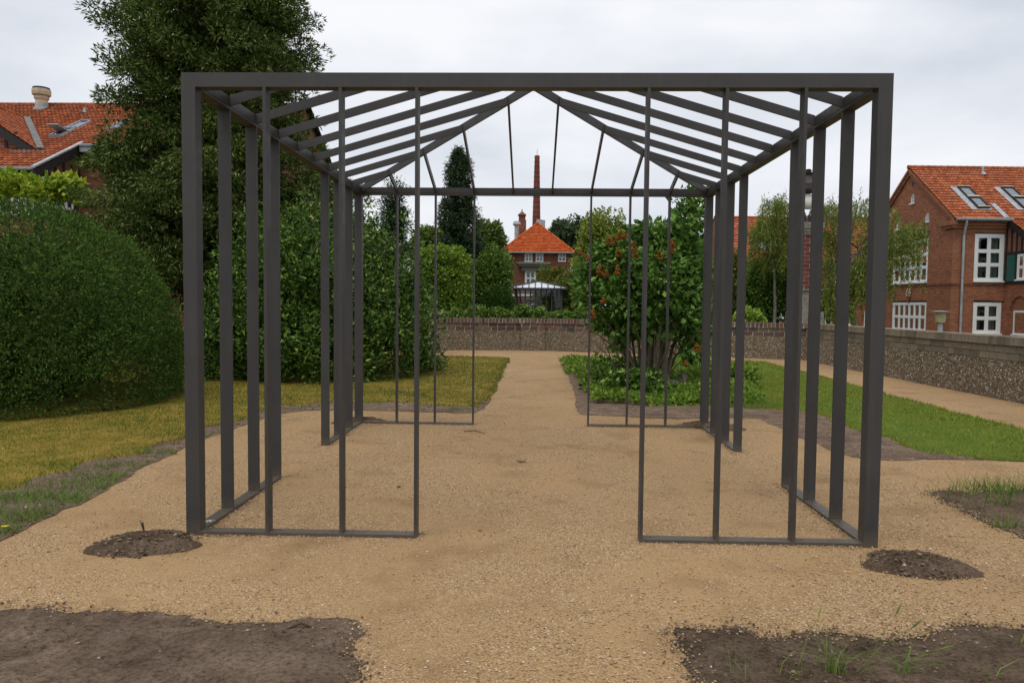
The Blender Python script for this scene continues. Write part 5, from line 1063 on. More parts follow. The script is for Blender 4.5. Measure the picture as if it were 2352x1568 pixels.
ctr = np.array([X0+Wg/2, Y0+Wg/2, aG]); cs_ = [np.array([X0-0.4, Y0-0.4, eG+0.15]), np.array([X0+Wg+0.4, Y0-0.4, eG+0.15]), np.array([X0+Wg+0.4, Y0+Wg+0.4, eG+0.15]), np.array([X0-0.4, Y0+Wg+0.4, eG+0.15])]
for i in range(4): part('roof_panel', MB().add([cs_[i], cs_[(i+1) % 4], ctr, cs_[i]-np.array([0, 0, .03]), cs_[(i+1) % 4]-np.array([0, 0, .03]), ctr-np.array([0, 0, .03])], [(0, 1, 2), (5, 4, 3)]), 'panel_white', gpv)
for i in range(4): part('hip_rafter', bar(cs_[i]+np.array([0, 0, .01]), ctr+np.array([0, 0, .01]), 0.14, 0.09), 'dark_steel', gpv)
for i, (a, b) in enumerate(((0, 1), (3, 2))):
    for k in range(1, 9):
        p = cs_[a]+(cs_[b]-cs_[a])*k/9; q = 1-abs(k-4.5)/4.5; e = np.array([p[0], p[1]+(Y0+Wg/2-p[1])*q, p[2]+(aG-p[2])*q]); part('roof_rib', bar(p+np.array([0, 0, .012]), e+np.array([0, 0, .012]), 0.09, 0.06), 'dark_steel', gpv)

# ---------------------------------------------------------------- lamp pillar at the wall's corner
yl = 17.75; S_ = lambda y: at(1851, y, yl)[2]; xl = at(1851, 600, yl)[0]; hw_ = 0.34
lp = thing('lamp_pillar', 'tall red brick pillar with stone cap carrying a round globe lamp at the wall corner', 'lamp pillar', (xl, yl, 0))
part('plinth', MB().box(xl-hw_-0.08, xl+hw_+0.08, yl-hw_-0.08, yl+hw_+0.08, 0, S_(716)).box(xl-hw_, xl+hw_, yl-hw_, yl+hw_, S_(716), S_(668)).box(xl-hw_-0.05, xl+hw_+0.05, yl-hw_-0.05, yl+hw_+0.05, S_(668), S_(664)), 'stone_grey', lp)
zb0, zb1 = S_(664), S_(541); hw2 = hw_-0.04
part('mortar_core', MB().box(xl-hw2+0.012, xl+hw2-0.012, yl-hw2+0.012, yl+hw2-0.012, zb0, zb1), 'mortar', lp)
nb = 13; bh_ = (zb1-zb0)/nb
for c in range(nb):
    z = zb0+bh_*(c+0.5); L = 2*hw2; cuts = [0, 0.5, 1] if c % 2 else [0, 0.27, 0.77, 1]
    for i in range(len(cuts)-1):
        a, b = cuts[i]*L+0.006, cuts[i+1]*L-0.006
        put_brick('brick', BR_P, lp, (-hw2+(a+b)/2, -hw2+0.1, z), (b-a, 0.2, bh_-0.014), 0.003)
        put_brick('brick', BR_P, lp, (-hw2+0.1, -hw2+0.22+(a+b)/2*0.7, z), (0.2, (b-a)*0.7, bh_-0.014), 0.003)
        put_brick('brick', BR_P, lp, (hw2-0.1, -hw2+0.22+(a+b)/2*0.7, z), (0.2, (b-a)*0.7, bh_-0.014), 0.003)
part('stone_cap', MB().box(xl-hw2-0.02, xl+hw2+0.02, yl-hw2-0.02, yl+hw2+0.02, zb1, S_(534)).box(xl-hw2-0.05, xl+hw2+0.05, yl-hw2-0.05, yl+hw2+0.05, S_(534), S_(527)).box(xl-hw2-0.08, xl+hw2+0.08, yl-hw2-0.08, yl+hw2+0.08, S_(527), S_(513)), 'stone_grey', lp)
mb = MB(); z0, z1 = S_(513), S_(500)
for zz in (z0+0.03, z1): 
    for a, b in (((-1, -1), (1, -1)), ((1, -1), (1, 1)), ((1, 1), (-1, 1)), ((-1, 1), (-1, -1))): mb.tube([(xl+a[0]*0.34, yl+a[1]*0.34, zz), (xl+b[0]*0.34, yl+b[1]*0.34, zz)], 0.018, 5)
for i in range(-4, 5):
    for s in (-1, 1): mb.tube([(xl+i*0.085, yl+s*0.34, z0), (xl+i*0.085, yl+s*0.34, z1+0.05)], 0.012, 5).tube([(xl+s*0.34, yl+i*0.085, z0), (xl+s*0.34, yl+i*0.085, z1+0.05)], 0.012, 5)
part('cresting', mb, 'black_iron', lp)
mb = MB(); zg = S_(463); rg = 0.235
for q in range(4):
    d = np.array([math.cos(q*math.pi/2+0.75), math.sin(q*math.pi/2+0.75), 0]); c = np.array([xl, yl, 0])
    mb.tube([c+d*0.1+np.array([0, 0, S_(510)]), c+d*0.14+np.array([0, 0, S_(492)]), c+d*0.32+np.array([0, 0, S_(478)]), c+d*0.4+np.array([0, 0, S_(462)]), c+d*0.34+np.array([0, 0, S_(446)]), c+d*0.24+np.array([0, 0, S_(439)])], 0.022, 6)
part('lamp_bracket', mb, 'black_iron', lp)
part('globe', MB().lathe([(rg*math.sin(math.pi*i/12), -rg*math.cos(math.pi*i/12)) for i in range(1, 12)], (xl, yl, zg), 24), 'opal_glass', lp, smooth=True)
sc = 22.5/1705
part('lamp_hood', MB().lathe([(22*sc, S_(442)), (30*sc, S_(438)), (30*sc, S_(433)), (27*sc, S_(432)), (27*sc, S_(424)), (22*sc, S_(419)), (14*sc, S_(414)), (10*sc, S_(409)), (9*sc, S_(403)), (13*sc, S_(399)), (13.5*sc, S_(397.5)), (6*sc, S_(397)), (6*sc, S_(394)), (9*sc, S_(392.5)), (4*sc, S_(391)), (6*sc, S_(389.5)), (2*sc, S_(388.5))], (xl, yl, 0), 20), 'bronze_dark', lp)
mb = MB()
for i in range(8):
    q = i*math.pi/4; d = np.array([math.cos(q), math.sin(q), 0]); mb.tube([np.array([xl, yl, S_(403)])+d*9*sc, np.array([xl, yl, S_(398)])+d*14*sc, np.array([xl, yl, S_(396)])+d*17*sc], 0.012, 4)
part('hood_crown', mb, 'bronze_dark', lp)

# park lamp by the right house
yk = 24.0; xk = at(2161, 700, yk)[0]; K = lambda y: at(2161, y, yk)[2]; s = 29.5/1705
pk = thing('park_lamp', 'low park lamp with flat disc shade standing before the right brick house', 'lamp', (xk, yk, -0.09))
part('post', MB().tube([(xk, yk, -0.09), (xk, yk, K(741))], 5*s, 10), 'zinc', pk)
part('lamp_body', MB().lathe([(6*s, K(742)), (10*s, K(740)), (10.5*s, K(734)), (11*s, K(730)), (11*s, K(724)), (9.5*s, K(722)), (9.5*s, K(717))], (xk, yk, 0), 14), 'brass_yellow', pk)
part('disc_shade', MB().lathe([(8*s, K(717)), (21*s, K(716)), (21.5*s, K(715.5)), (9*s, K(714.2)), (5*s, K(713.8))], (xk, yk, 0), 20), 'zinc', pk)

# ================================================================== trees and shrubs
def limbs(mb, base, top, r0, nb, spread, start=0.3, wob=0.06):
    base, top = np.asarray(base, float), np.asarray(top, float); n = 7; pts = []
    for i in range(n): t = i/(n-1); pts.append(base+(top-base)*t+np.array([rng.normal(), rng.normal(), 0])*wob*np.linalg.norm(top-base)*t*(1-t)*2)
    mb.tube(pts, [r0*(1-0.8*i/(n-1))*(1.25 if i == 0 else 1) for i in range(n)], 8)
    L = np.linalg.norm(top-base)
    for j in range(nb):
        t = start+(0.95-start)*rng.random(); p = base+(top-base)*t; q = rng.uniform(0, 6.28); ln = spread*rng.uniform(0.5, 1.0)*(1.1-0.5*t)
        d = np.array([math.cos(q), math.sin(q), 0.0]); mb.tube([p, p+d*ln*0.5+np.array([0, 0, ln*0.25]), p+d*ln+np.array([0, 0, ln*0.42])], [r0*0.4*(1.1-t), r0*0.25*(1.1-t), r0*0.08], 5)
    return mb
def dome_r(t, p, q=0.5): return np.maximum(0, 1-np.clip(t, 0, 1)**p)**q
def dome_pts(n, c, R, H, p, q=0.5, rough=0.0, seed=0, ry=None, zmin=0.0):
    """points and outward normals on a rounded haystack"""
    z = rng.random(int(n*1.6)); keep = rng.random(len(z)) < 0.25+0.75*np.maximum(dome_r(z, p, q), 0.35); z = z[keep][:n]; m = len(z)
    a = rng.uniform(0, 6.283, m); r = dome_r(z, p, q); e = 1e-3; dr = (dome_r(z+e, p, q)-dome_r(z-e, p, q))/(2*e); dr = np.clip(dr, -6, 0)
    N_ = nrm(np.stack([np.cos(a), np.sin(a), -dr*R/H], -1)); lump = 1+rough*hnoise(np.stack([a*2.2, z*6], -1), 1.0, seed)+0.35*rough*hnoise(np.stack([a*R, z*H], -1), 4.5, seed+1)
    P = np.stack([c[0]+R*r*lump*np.cos(a), c[1]+(ry or R)*r*lump*np.sin(a), zmin+(H-zmin)*z*(1+0.15*rough*np.sin(3*a+seed))], -1); return P, N_
def clipped(name, label, cat, c, R, H, p, mat, n, ln, wd, rough, seed, depth=0.25, ry=None, bark='bark', zmin=0.0, ctr_out=0.7, q=0.5, group=None, core='yew_leaf', stray=0.0):
    t = thing(name, label, cat, (c[0], c[1], 0), 0, group)
    P, N_ = dome_pts(n, c, R, H, p, q, rough, seed, ry, zmin); m = len(P)
    P = P-N_*(depth*rng.random(m)**2)[:, None]+N_*(stray*rng.random(m)**6)[:, None]
    A = nrm(N_*ctr_out+rng.normal(size=(m, 3))*0.5+np.array([0, 0, 0.35])); S = nrm(np.cross(A, nrm(N_+rng.normal(size=(m, 3))*0.6))); s = rng.uniform(0.6, 1.4, m)
    mb = MB(); leaf_quads(mb, P, A, S, ln*s, wd*s)
    core_fill(mb, (c[0], c[1], H*0.42), (R*0.85, (ry or R)*0.85, H*0.48), 1800, 0.1*R)
    part('foliage', mb, mat, t)
    part('trunk', limbs(MB(), (c[0], c[1], -0.1), (c[0], c[1], H*0.8), 0.06*H**0.5, 5, R*0.4), bark, t); return t

# left clipped yew
yc_ = at(5, 700, 6.15)
yew = thing('clipped_yew', 'huge rounded dark green clipped yew at the left edge of the lawn', 'shrub', (yc_[0], yc_[1], 0)); YR, YH = 2.5, 3.12
P, N_ = dome_pts(3300, yc_, YR, YH, 3.2, 0.52, 0.03, 3); P = P-N_*(0.12+0.13*rng.random(len(P))[:, None]**1.5); P[:, 2] = np.maximum(P[:, 2], 0.08); mb = MB()
clump_leaves(mb, P, rng.uniform(0.08, 0.2, len(P)), 42, 0.041, 0.0145, up=0.5, out=0.9, fill=0.5, flat=0.85, top=0.25, ctr=(yc_[0], yc_[1], 0.6))
P2, N2 = dome_pts(30000, yc_, YR, YH, 3.2, 0.52, 0.03, 3); P2 = P2-N2*(0.1+0.2*rng.random((len(P2), 1))); A = nrm(N2*0.7+rng.normal(size=P2.shape)*0.6+np.array([0, 0, 0.3])); leaf_quads(mb, P2, A, nrm(np.cross(A, rng.normal(size=A.shape))), 0.06*rng.uniform(0.6, 1.4, len(P2)), 0.02)
core_fill(mb, (yc_[0], yc_[1], 1.25), (1.95, 1.95, 1.3), 14000, 0.13); part('foliage', mb, 'yew_leaf', yew); part('trunk', limbs(MB(), (yc_[0], yc_[1], -0.1), (yc_[0], yc_[1], 2.4), 0.14, 8, 1.2), 'bark', yew)
mb = MB()   # young shoots standing off the lower flank
for i in range(260):
    a = rng.uniform(-2.7, 0.3); z = rng.uniform(0.04, 0.6); r = 2.5*float(dome_r(z, 3.2, 0.52)); b = np.array([yc_[0]+r*math.cos(a), yc_[1]+r*math.sin(a), z*3.12]); d = nrm(np.array([math.cos(a), math.sin(a), rng.uniform(-0.1, 0.5)])+rng.normal(size=3)*0.25); L = rng.uniform(0.12, 0.34)
    m = 34; t = np.repeat(np.linspace(0, 1, m//2), 2); b = b-d*0.12; P = b+d*L*t[:, None]; s = np.where(np.arange(m) % 2, 1, -1)[:, None]; side = nrm(np.cross(d, (0.1, 0.1, 1))); A = nrm(d*0.6+side*s+rng.normal(size=(m, 3))*0.15)
    leaf_quads(mb, P, A, nrm(np.cross(A, np.cross(d, side))), 0.04*(1.2-t), 0.009)
part('young_shoots', mb, 'box_leaf', yew)

# big dark conifer
cY = 12.9; cX = at(487, 700, cY)[0]
con = thing('tall_conifer', 'very tall dark feathery conifer behind the clipped yew, cut off by the top edge', 'tree', (cX, cY, 0))
part('trunk', limbs(MB(), (cX, cY, -0.1), (cX+0.1, cY, 11.5), 0.27, 30, 2.6, 0.18, 0.01), 'bark_red', con)
def con_R(z): return np.interp(z, [1.8, 2.4, 3.2, 4.3, 5.0, 5.3, 5.7, 6.2, 7.2, 8.2, 10, 12.2], [1.5, 2.3, 2.95, 3.15, 2.85, 2.35, 1.95, 2.1, 2.25, 2.15, 1.6, 0.4])
nb_ = 215; zb_ = np.concatenate([np.linspace(2.0, 9, 195), rng.uniform(9, 11.8, 20)]); ab_ = (np.arange(nb_)*2.39996+rng.normal(size=nb_)*0.25) % 6.283; Cc = []
for q in range(nb_):   # boughs: flat fans of sprays that droop towards their tips
    R_ = float(con_R(zb_[q]))*rng.uniform(0.9, 1.16); d = np.array([math.cos(ab_[q]), math.sin(ab_[q])*0.92, 0]); sd_ = np.array([-d[1], d[0], 0])
    for _ in range(8):
        t = rng.uniform(0.45, 1.0); Cc.append(np.array([cX+0.12, cY, zb_[q]])+d*R_*t+sd_*rng.normal()*0.42*t+np.array([0, 0, -0.45*(t-0.5)**1.0*1.2+rng.normal()*0.08]))
Cc = np.array(Cc); Cc[:, 2] = np.maximum(Cc[:, 2], 1.3); n = len(Cc); mb = MB()
clump_leaves(mb, Cc, rng.uniform(0.22, 0.42, n), 125, 0.11, 0.031, up=0.5, out=0.85, ctr=(cX, cY, 5), flat=0.45, hang=0.3, fill=0.55, top=0.35)
core_fill(mb, (cX, cY, 3.7), (2.2, 2.0, 1.6), 12000, 0.15); core_fill(mb, (cX, cY, 7.4), (1.6, 1.5, 3.4), 12000, 0.15)
low = np.stack([cX+rng.uniform(-3.0, 2.6, 260), cY+rng.uniform(0.4, 2.4, 260), rng.uniform(0.1, 3.2, 260)], -1); clump_leaves(mb, low, 0.42, 130, 0.11, 0.03, up=0.5, out=0.7, flat=0.6, hang=0.4)
part('crown', mb, 'conifer_leaf', con)

# glossy laurel
lY = 11.5; lX = at(742, 700, lY)[0]
lau = thing('laurel_shrub', 'large glossy green broadleaf evergreen shrub behind the rear left of the pavilion', 'shrub', (lX, lY, 0))
mb = MB()
for i in range(26):
    q = rng.uniform(0, 6.28); d = np.array([math.cos(q), math.sin(q), 0]); b = np.array([lX, lY, -0.05])+d*rng.uniform(0, 0.5); mb.tube([b, b+d*0.7+np.array([0, 0, 1.2]), b+d*rng.uniform(1.3, 2.2)+np.array([0, 0, rng.uniform(1.5, 3)])], [0.06, 0.04, 0.012], 5)
part('stems', mb, 'bark', lau)
P, N_ = dome_pts(1500, (lX, lY, 0), 2.4, 3.7, 2.7, 0.5, 0.11, 8, ry=2.75); mb = MB(); P = P-N_*(0.45*rng.random(len(P)))[:, None]; P[:, 2] = np.maximum(P[:, 2], 0.12)
clump_leaves(mb, P, rng.uniform(0.12, 0.34, len(P)), 31, 0.106, 0.046, up=0.6, out=0.9, folded=True, flat=0.8, fill=0.45)
k = rng.integers(0, len(P), 170)
for i in k:   # long unclipped shoots
    if P[i][2] > 0.5: clump_leaves(mb, (P[i]+N_[i]*rng.uniform(0.25, 0.65)+np.array([0, 0, 0.1]))[None], 0.1, 14, 0.11, 0.042, up=0.5, out=1.0, folded=True)
core_fill(mb, (lX, lY, 1.5), (2.0, 2.3, 1.8), 9000, 0.16)
part('foliage', mb, 'laurel_leaf', lau)
mb = MB()
for i in rng.integers(0, len(P), 46):
    b = P[i]-N_[i]*0.3; e = P[i]+N_[i]*0.12; t_ = rng.normal(size=3)*0.3; mb.tube([b-t_, (b+e)/2, e+t_*0.6], [0.012, 0.01, 0.004], 4)
part('bare_twigs', mb, 'lilac_stem', lau, kind='stuff')
# smaller rough shrub at the foot of the conifer
sx_ = at(488, 800, 9.6)
s_ = thing('low_shrub', 'low dull green shrub at the foot of the conifer trunk', 'shrub', (sx_[0], 9.9, 0)); P, N_ = dome_pts(190, (sx_[0], 9.9, 0), 0.75, 1.15, 2.6, 0.5, 0.08, 4); mb = MB(); P[:, 2] = np.maximum(P[:, 2], 0.1)
clump_leaves(mb, P, 0.18, 44, 0.07, 0.03, up=0.5, out=0.7, folded=True); core_fill(mb, (sx_[0], 9.9, 0.5), (0.55, 0.55, 0.5), 500, 0.15); part('foliage', mb, 'laurel_leaf', s_); part('stems', limbs(MB(), (sx_[0], 9.9, -0.05), (sx_[0], 9.9, 0.8), 0.04, 6, 0.5), 'bark', s_)
# lime green climber between the yew and the left house
vn = thing('climbing_vine', 'lime green large-leaved climber showing above the clipped yew', 'vine', tuple(at(90, 700, 14)*np.array([1, 1, 0])))
mb = MB(); st = MB(); Pv = []
for i in range(72):
    px = rng.uniform(-60, 178); py = rng.uniform(408, 445) if px < 70 else rng.uniform(418, 455) if px < 110 else rng.uniform(402+max(0, 150-px)*0.5, 450)
    Pv.append(at(px, py, 14+rng.uniform(-0.4, 0.5)))
clump_leaves(mb, np.array(Pv), 0.26, 20, 0.17, 0.15, up=0.9, out=0.7, folded=True, hang=0.2); part('leaves', mb, 'vine_leaf', vn)
for p in Pv[::3]: st.tube([(p[0]+rng.normal()*0.3, p[1], -0.05), (p[0]+rng.normal()*0.15, p[1], p[2]*0.6), p], [0.025, 0.02, 0.006], 5)
part('stems', st, 'bark', vn)

# lilac
LX, LY = gp(1497, 893)[:2]
lil = thing('lilac_bush', 'multi-stemmed lilac with rust-brown spent flower heads behind the pavilion right side', 'shrub', (LX, LY, 0))
mb = MB(); tips = []
def lp_(px, py, dy=0.0): return at(px, py, LY+dy)
for (bx, by, tx, ty, dy, r) in ((1455, 878, 1375, 720, -0.3, .04), (1462, 880, 1400, 640, 0.1, .03), (1470, 882, 1430, 600, -0.4, .03), (1480, 884, 1465, 560, 0.2, .035), (1488, 890, 1500, 540, -0.2, .05), (1494, 892, 1520, 520, 0.3, .045), (1500, 893, 1545, 560, -0.5, .05),
                              (1506, 893, 1590, 470, 0.0, .05), (1512, 893, 1600, 620, -0.3, .05), (1516, 892, 1620, 700, 0.2, .04), (1445, 872, 1345, 640, 0.3, .035), (1452, 876, 1362, 760, -0.6, .035), (1475, 884, 1440, 690, 0.6, .03), (1520, 890, 1570, 540, 0.5, .04), (1528, 880, 1610, 760, -0.5, .03), (1484, 886, 1480, 620, 0.7, .03)):
    b = gp(bx, by); b = b+(np.array([LX, LY, 0])-b)*0.3; e = lp_(tx, ty, dy*1.6); m = b*0.55+e*0.45+np.array([(b[0]-e[0])*0.12, 0, 0.12]); mb.tube([b-np.array([0, 0, 0.05]), b*0.8+e*0.2+np.array([0, 0, 0.05]), m, e], [r*1.25, r, r*0.7, r*0.25], 7); tips.append(e)
    for j in range(3):
        q = m+(e-m)*rng.random(); mb.tube([q, q+np.array([rng.normal()*0.3, rng.normal()*0.3, 0.25])], [r*0.35, 0.004], 5)
for j in range(26):
    b = np.array([LX, LY, -0.02])+np.array([rng.normal()*0.22, rng.normal()*0.15, 0]); e = b+np.array([rng.normal()*0.35, rng.normal()*0.3, rng.uniform(0.6, 1.3)]); mb.tube([b, (b+e)/2+np.array([0, 0, .05]), e], [0.014, 0.011, 0.004], 5)
part('stems', mb, 'lilac_stem', lil)
Cl = []
HULL = [(1314, 650), (1332, 592), (1385, 556), (1420, 540), (1455, 515), (1500, 505), (1540, 500), (1560, 470), (1578, 436), (1606, 452), (1618, 520), (1632, 620), (1635, 760), (1615, 815), (1585, 850), (1555, 800), (1520, 755), (1470, 770), (1430, 800), (1395, 785), (1362, 760), (1350, 705), (1325, 690)]
hp = np.array(HULL, float)
while len(Cl) < 520:
    q = rng.uniform(hp.min(0), hp.max(0), (400, 2)); q = q[inside(q, hp)]
    for (x, y) in q[:60]:
        ed = edge_dist(np.array([[x, y]]), hp)[0]
        if ed < 10 and y > 480: continue
        mx = min(1.15, 0.15+ed/1705*13.8*1.1); Cl.append(at(x, y, LY+rng.uniform(-mx, mx)))
Cl = np.array(Cl[:520])
mb = MB(); clump_leaves(mb, Cl, rng.uniform(0.14, 0.25, len(Cl)), 22, 0.125, 0.085, up=0.7, out=0.8, folded=True, ctr=(LX, LY, 1.9), hang=0.35, fill=0.35)
core_fill(mb, (LX-0.05, LY, 1.75), (0.8, 0.7, 0.95), 1500, 0.2); part('foliage', mb, 'lilac_leaf', lil)
for (x, y, h, w, dy) in ((1456, 572, 0.27, 0.085, -1.0), (1398, 552, 0.16, 0.1, -0.9), (1412, 548, 0.14, 0.06, -0.9), (1425, 538, 0.17, 0.08, -0.6), (1436, 540, 0.12, 0.05, -0.6), (1377, 620, 0.2, 0.07, -1.1), (1418, 620, 0.16, 0.06, -1.1), (1515, 586, 0.16, 0.09, -1.0), (1543, 566, 0.23, 0.09, -0.9), (1362, 720, 0.18, 0.07, -0.9),
                        (1334, 580, 0.1, 0.06, -0.5), (1349, 592, 0.1, 0.05, -0.7), (1356, 757, 0.12, 0.06, -0.7), (1600, 797, 0.12, 0.1, -0.8), (1575, 834, 0.09, 0.07, -0.7), (1393, 628, 0.12, 0.05, -1.0), (1421, 578, 0.16, 0.06, -0.9), (1386, 690, 0.1, 0.05, -1.0)):
    c = at(x, y, LY+dy); n = max(70, int(70*h/0.15)); t = rng.random(n); a = rng.uniform(0, 6.28, n); r = w*(1-t)**0.7*(0.4+0.6*rng.random(n)); P = np.stack([c[0]+r*np.cos(a), c[1]+r*np.sin(a), c[2]+(t-0.5)*h], -1)
    m_ = MB(); rocks(m_, P, 0.012+0.008*rng.random(n), 0.9); m_.tube([c+np.array([0, 0.02, -h*0.7]), c+np.array([0, 0, h*0.5])], [0.006, 0.003], 4); part('flower_head', m_, 'panicle_rust', lil)
# stump
sp = gp(1545, 897); st = thing('tree_stump', 'short weathered grey-brown split tree stump at the lilac foot', 'stump', (sp[0], sp[1], 0)); mb = MB()
for i in range(15):
    q = i/15*6.28; r = 0.15+0.05*math.sin(3*q); c = np.array([sp[0]+r*math.cos(q)*1.35, sp[1]+r*math.sin(q), 0]); h = 0.2+0.1*math.sin(2*q+1)+rng.normal()*0.03
    mb.tube([c-np.array([0, 0, .05])+np.array([math.cos(q), math.sin(q), 0])*0.05, c+np.array([0, 0, h*0.6]), c+np.array([rng.normal()*0.015, 0, h])], [0.06, 0.05, 0.03], 6)
part('bark_ribs', mb, 'stump_wood', st); part('heart', MB().lathe([(0.15, -0.05), (0.14, 0.17), (0.05, 0.2)], (sp[0], sp[1], 0), 10), 'stump_wood', st)
# ground cover under it
COVER = px_poly([(1292, 838), (1330, 834), (1440, 832), (1560, 834), (1650, 838), (1700, 880), (1752, 930), (1700, 936), (1620, 934), (1500, 935), (1420, 930), (1362, 931), (1350, 905), (1330, 876), (1305, 856)], 0.15, 0.05)
P = scatter(COVER, 130); hgt = 0.10+0.10*np.clip(hnoise(P, 1.6, 21), -0.6, 1.2); mb = MB()
clump_leaves(mb, np.concatenate([P, hgt[:, None]], 1), 0.1, 9, 0.065, 0.055, up=1.0, out=0.5, folded=True, flat=0.7); setting('ground_cover', mb, 'cover_leaf', 'stuff')
for (px, py, lb) in ((1395, 902, 'dark green bushy perennial beside the path below the lilac'), (1455, 912, 'dark green broad-leaved perennial in front of the lilac stems'), (1420, 868, 'mid green perennial behind the darkest one below the lilac'), (1690, 885, 'yellowish perennial right of the lilac stump')):
    c = gp(px, py); t = thing('perennial_plant', lb, 'plant', tuple(c), 0, 'perennials below the lilac'); k = 26
    Q = np.stack([c[0]+rng.normal(size=k)*0.26, c[1]+rng.normal(size=k)*0.16, rng.uniform(0.12, 0.42, k)], -1); mb = MB(); clump_leaves(mb, Q, 0.13, 24, 0.1, 0.07, up=1.0, out=0.6, folded=True); part('leaves', mb, 'laurel_leaf' if px < 1600 else 'cover_leaf', t)
    mb = MB()
    for q in Q[:10]: mb.tube([c+np.array([rng.normal()*0.05, rng.normal()*0.05, 0]), q], [0.008, 0.004], 4)
    part('stalks', mb, 'weed_green', t)

# ivy on the second wall
iv = thing('ivy', 'mass of ivy hanging along the distant second wall', 'ivy', (2.0, 30.9, 0)); mb = MB(); Q = []
for i in range(330):
    px = rng.uniform(1015, 1335)
    if 1128 < px*1.0 < 1128: continue
    if (1060 < px < 1078 and rng.random() < 0.8): continue
    hi = 713+6*math.sin(px*0.05)+4*math.sin(px*0.13)+(6 if px > 1215 else 0); Q.append(at(px, rng.uniform(hi, 736), 30.9+rng.uniform(-0.35, 0.1)))
clump_leaves(mb, np.array(Q), 0.24, 40, 0.13, 0.1, up=0.9, out=0.7, folded=True, hang=0.2); part('foliage', mb, 'ivy_leaf', iv)
mb = MB()
for px in (1068, 1072, 1230, 1233): p = at(px, 730, 30.85); mb.tube([(p[0], p[1], -0.05), (p[0]+0.1, p[1], p[2]*0.6), p+np.array([0.15, 0, 0.2])], 0.03, 5)
part('stems', mb, 'lilac_stem', iv)

# clipped dome and clipped hornbeam across the lane
dY = 40.0; c = at(1141, 720, dY); clipped('clipped_dome', 'smooth dark green clipped dome shrub left of the glazed pavilion', 'shrub', c, 49/1705*45, at(1140, 657, dY)[2], 2.3, 'box_leaf', 26000, 0.12, 0.05, 0.01, 5, 0.2)
dY = 38.5; c = at(1018, 720, dY); hb_ = thing('clipped_hornbeam', 'yellow-green clipped column of hornbeam beside the dark spruce', 'tree', (c[0], dY, 0))
P, N_ = dome_pts(650, (c[0], dY, 0), 61/1705*43.3, at(1020, 568, dY)[2], 14, 0.5, 0.03, 6); P = P[P[:, 2] > 1.3]; mb = MB(); clump_leaves(mb, P, 0.24, 46, 0.14, 0.1, up=0.6, out=0.8, folded=False, fill=0.4); core_fill(mb, (c[0], dY, 3.0), (1.25, 1.25, 1.8), 1500, 0.35); part('crown', mb, 'hornbeam_leaf', hb_)
part('trunk', limbs(MB(), (c[0], dY, -0.1), (c[0], dY, 4.5), 0.13, 8, 1.0), 'bark', hb_)

# spruce
sY = 52; sx0 = at(1052, 700, sY)[0]; sH = at(1050, 338, sY)[2]
spc = thing('dark_spruce', 'tall narrow dark spruce rising behind the hornbeam column', 'tree', (sx0, sY, 0)); tr = MB(); tr.tube([(sx0, sY, -0.1), (sx0, sY, sH*0.97)], [0.22, 0.03], 8); mb = MB(); Pn, An = [], []
sc = 57/1705
def sR(z): return np.interp(z, [0, 2, 4, 6, 7.5, 9, 10.5, 12, sH], [86*sc, 86*sc, 78*sc, 62*sc, 50*sc, 42*sc, 33*sc, 27*sc, 5*sc])
z = 0.5
while z < sH:
    nbr = 9 if z < 9 else 7
    for k in range(nbr):
        a = rng.uniform(0, 6.283); R = float(sR(z))*rng.uniform(0.72, 1.12); d = np.array([math.cos(a), math.sin(a), 0]); e = np.array([sx0, sY, z])
        m = int(18+R*42); t = rng.random(m)**0.7; up = 0.18 if z > 7 else -0.12; P = e+d*(R*t)[:, None]+np.array([0, 0, 1])*(R*(up*t+0.25*t*t-0.2*t))[:, None]; P = P+rng.normal(size=(m, 3))*0.09; Pn.append(P); An.append(nrm(d+rng.normal(size=(m, 3))*0.7+np.array([0, 0, -0.25])))
        if k < 3: tr.tube([e, e+d*R*0.9+np.array([0, 0, R*up*0.5])], [0.035, 0.008], 4)
    z += 0.16
Pn, An = np.concatenate(Pn), np.concatenate(An); leaf_quads(mb, Pn, An, nrm(np.cross(An, rng.normal(size=An.shape))), 0.26*rng.uniform(0.6, 1.3, len(Pn)), 0.07); core_fill(mb, (sx0, sY, 4.2), (sR(4)*0.6, sR(4)*0.6, 4.0), 3000, 0.4); core_fill(mb, (sx0, sY, 9.3), (sR(9.5)*0.6, sR(9.5)*0.6, 3.4), 1800, 0.35)
part('crown', mb, 'spruce_leaf', spc); part('trunk', tr, 'bark', spc)

def leafy(name, label, px, py_top, py_bot, Y, half, mat, ncl=160, per=70, ln=0.2, wd=0.13, cr=0.13, bark='bark', trunk=0.2, cat='tree', squash=0.85, gap=0.35, pts=None):
    c0 = at(px, py_bot, Y); z1 = at(px, py_top, Y)[2]; z0 = c0[2]; X = c0[0]; d = np.linalg.norm(c0-CAM); R = half/1705*d
    t = thing(name, label, cat, (X, Y, 0)); cz = (z0+z1)/2; hz = (z1-z0)/2
    u = rand_dir(ncl); rr = (gap+(1-gap)*rng.random(ncl)**0.5); lump = 1+0.13*np.sin(3*np.arctan2(u[:, 1], u[:, 0])+2)+0.1*np.sin(5*u[:, 2]+Y)
    Cc = np.array([X, Y, cz])+u*(rr*lump)[:, None]*np.array([R, R*squash, hz])*0.9
    mb = MB(); clump_leaves(mb, Cc, rng.uniform(0.6, 1.2, ncl)*cr*2*max(R, hz)*0.9, per, ln, wd, up=0.8, out=0.6, ctr=(X, Y, cz), fill=0.3); core_fill(mb, (X, Y, cz), (R*0.6, R*0.5, hz*0.65), 260, ln*1.8); part('crown', mb, mat, t)
    part('trunk', limbs(MB(), (X, Y, -0.1), (X+rng.normal()*0.1, Y, cz+hz*0.6), trunk, 14, R*0.7, max(0.1, z0/(z1+0.01)*0.7)), bark, t); return t
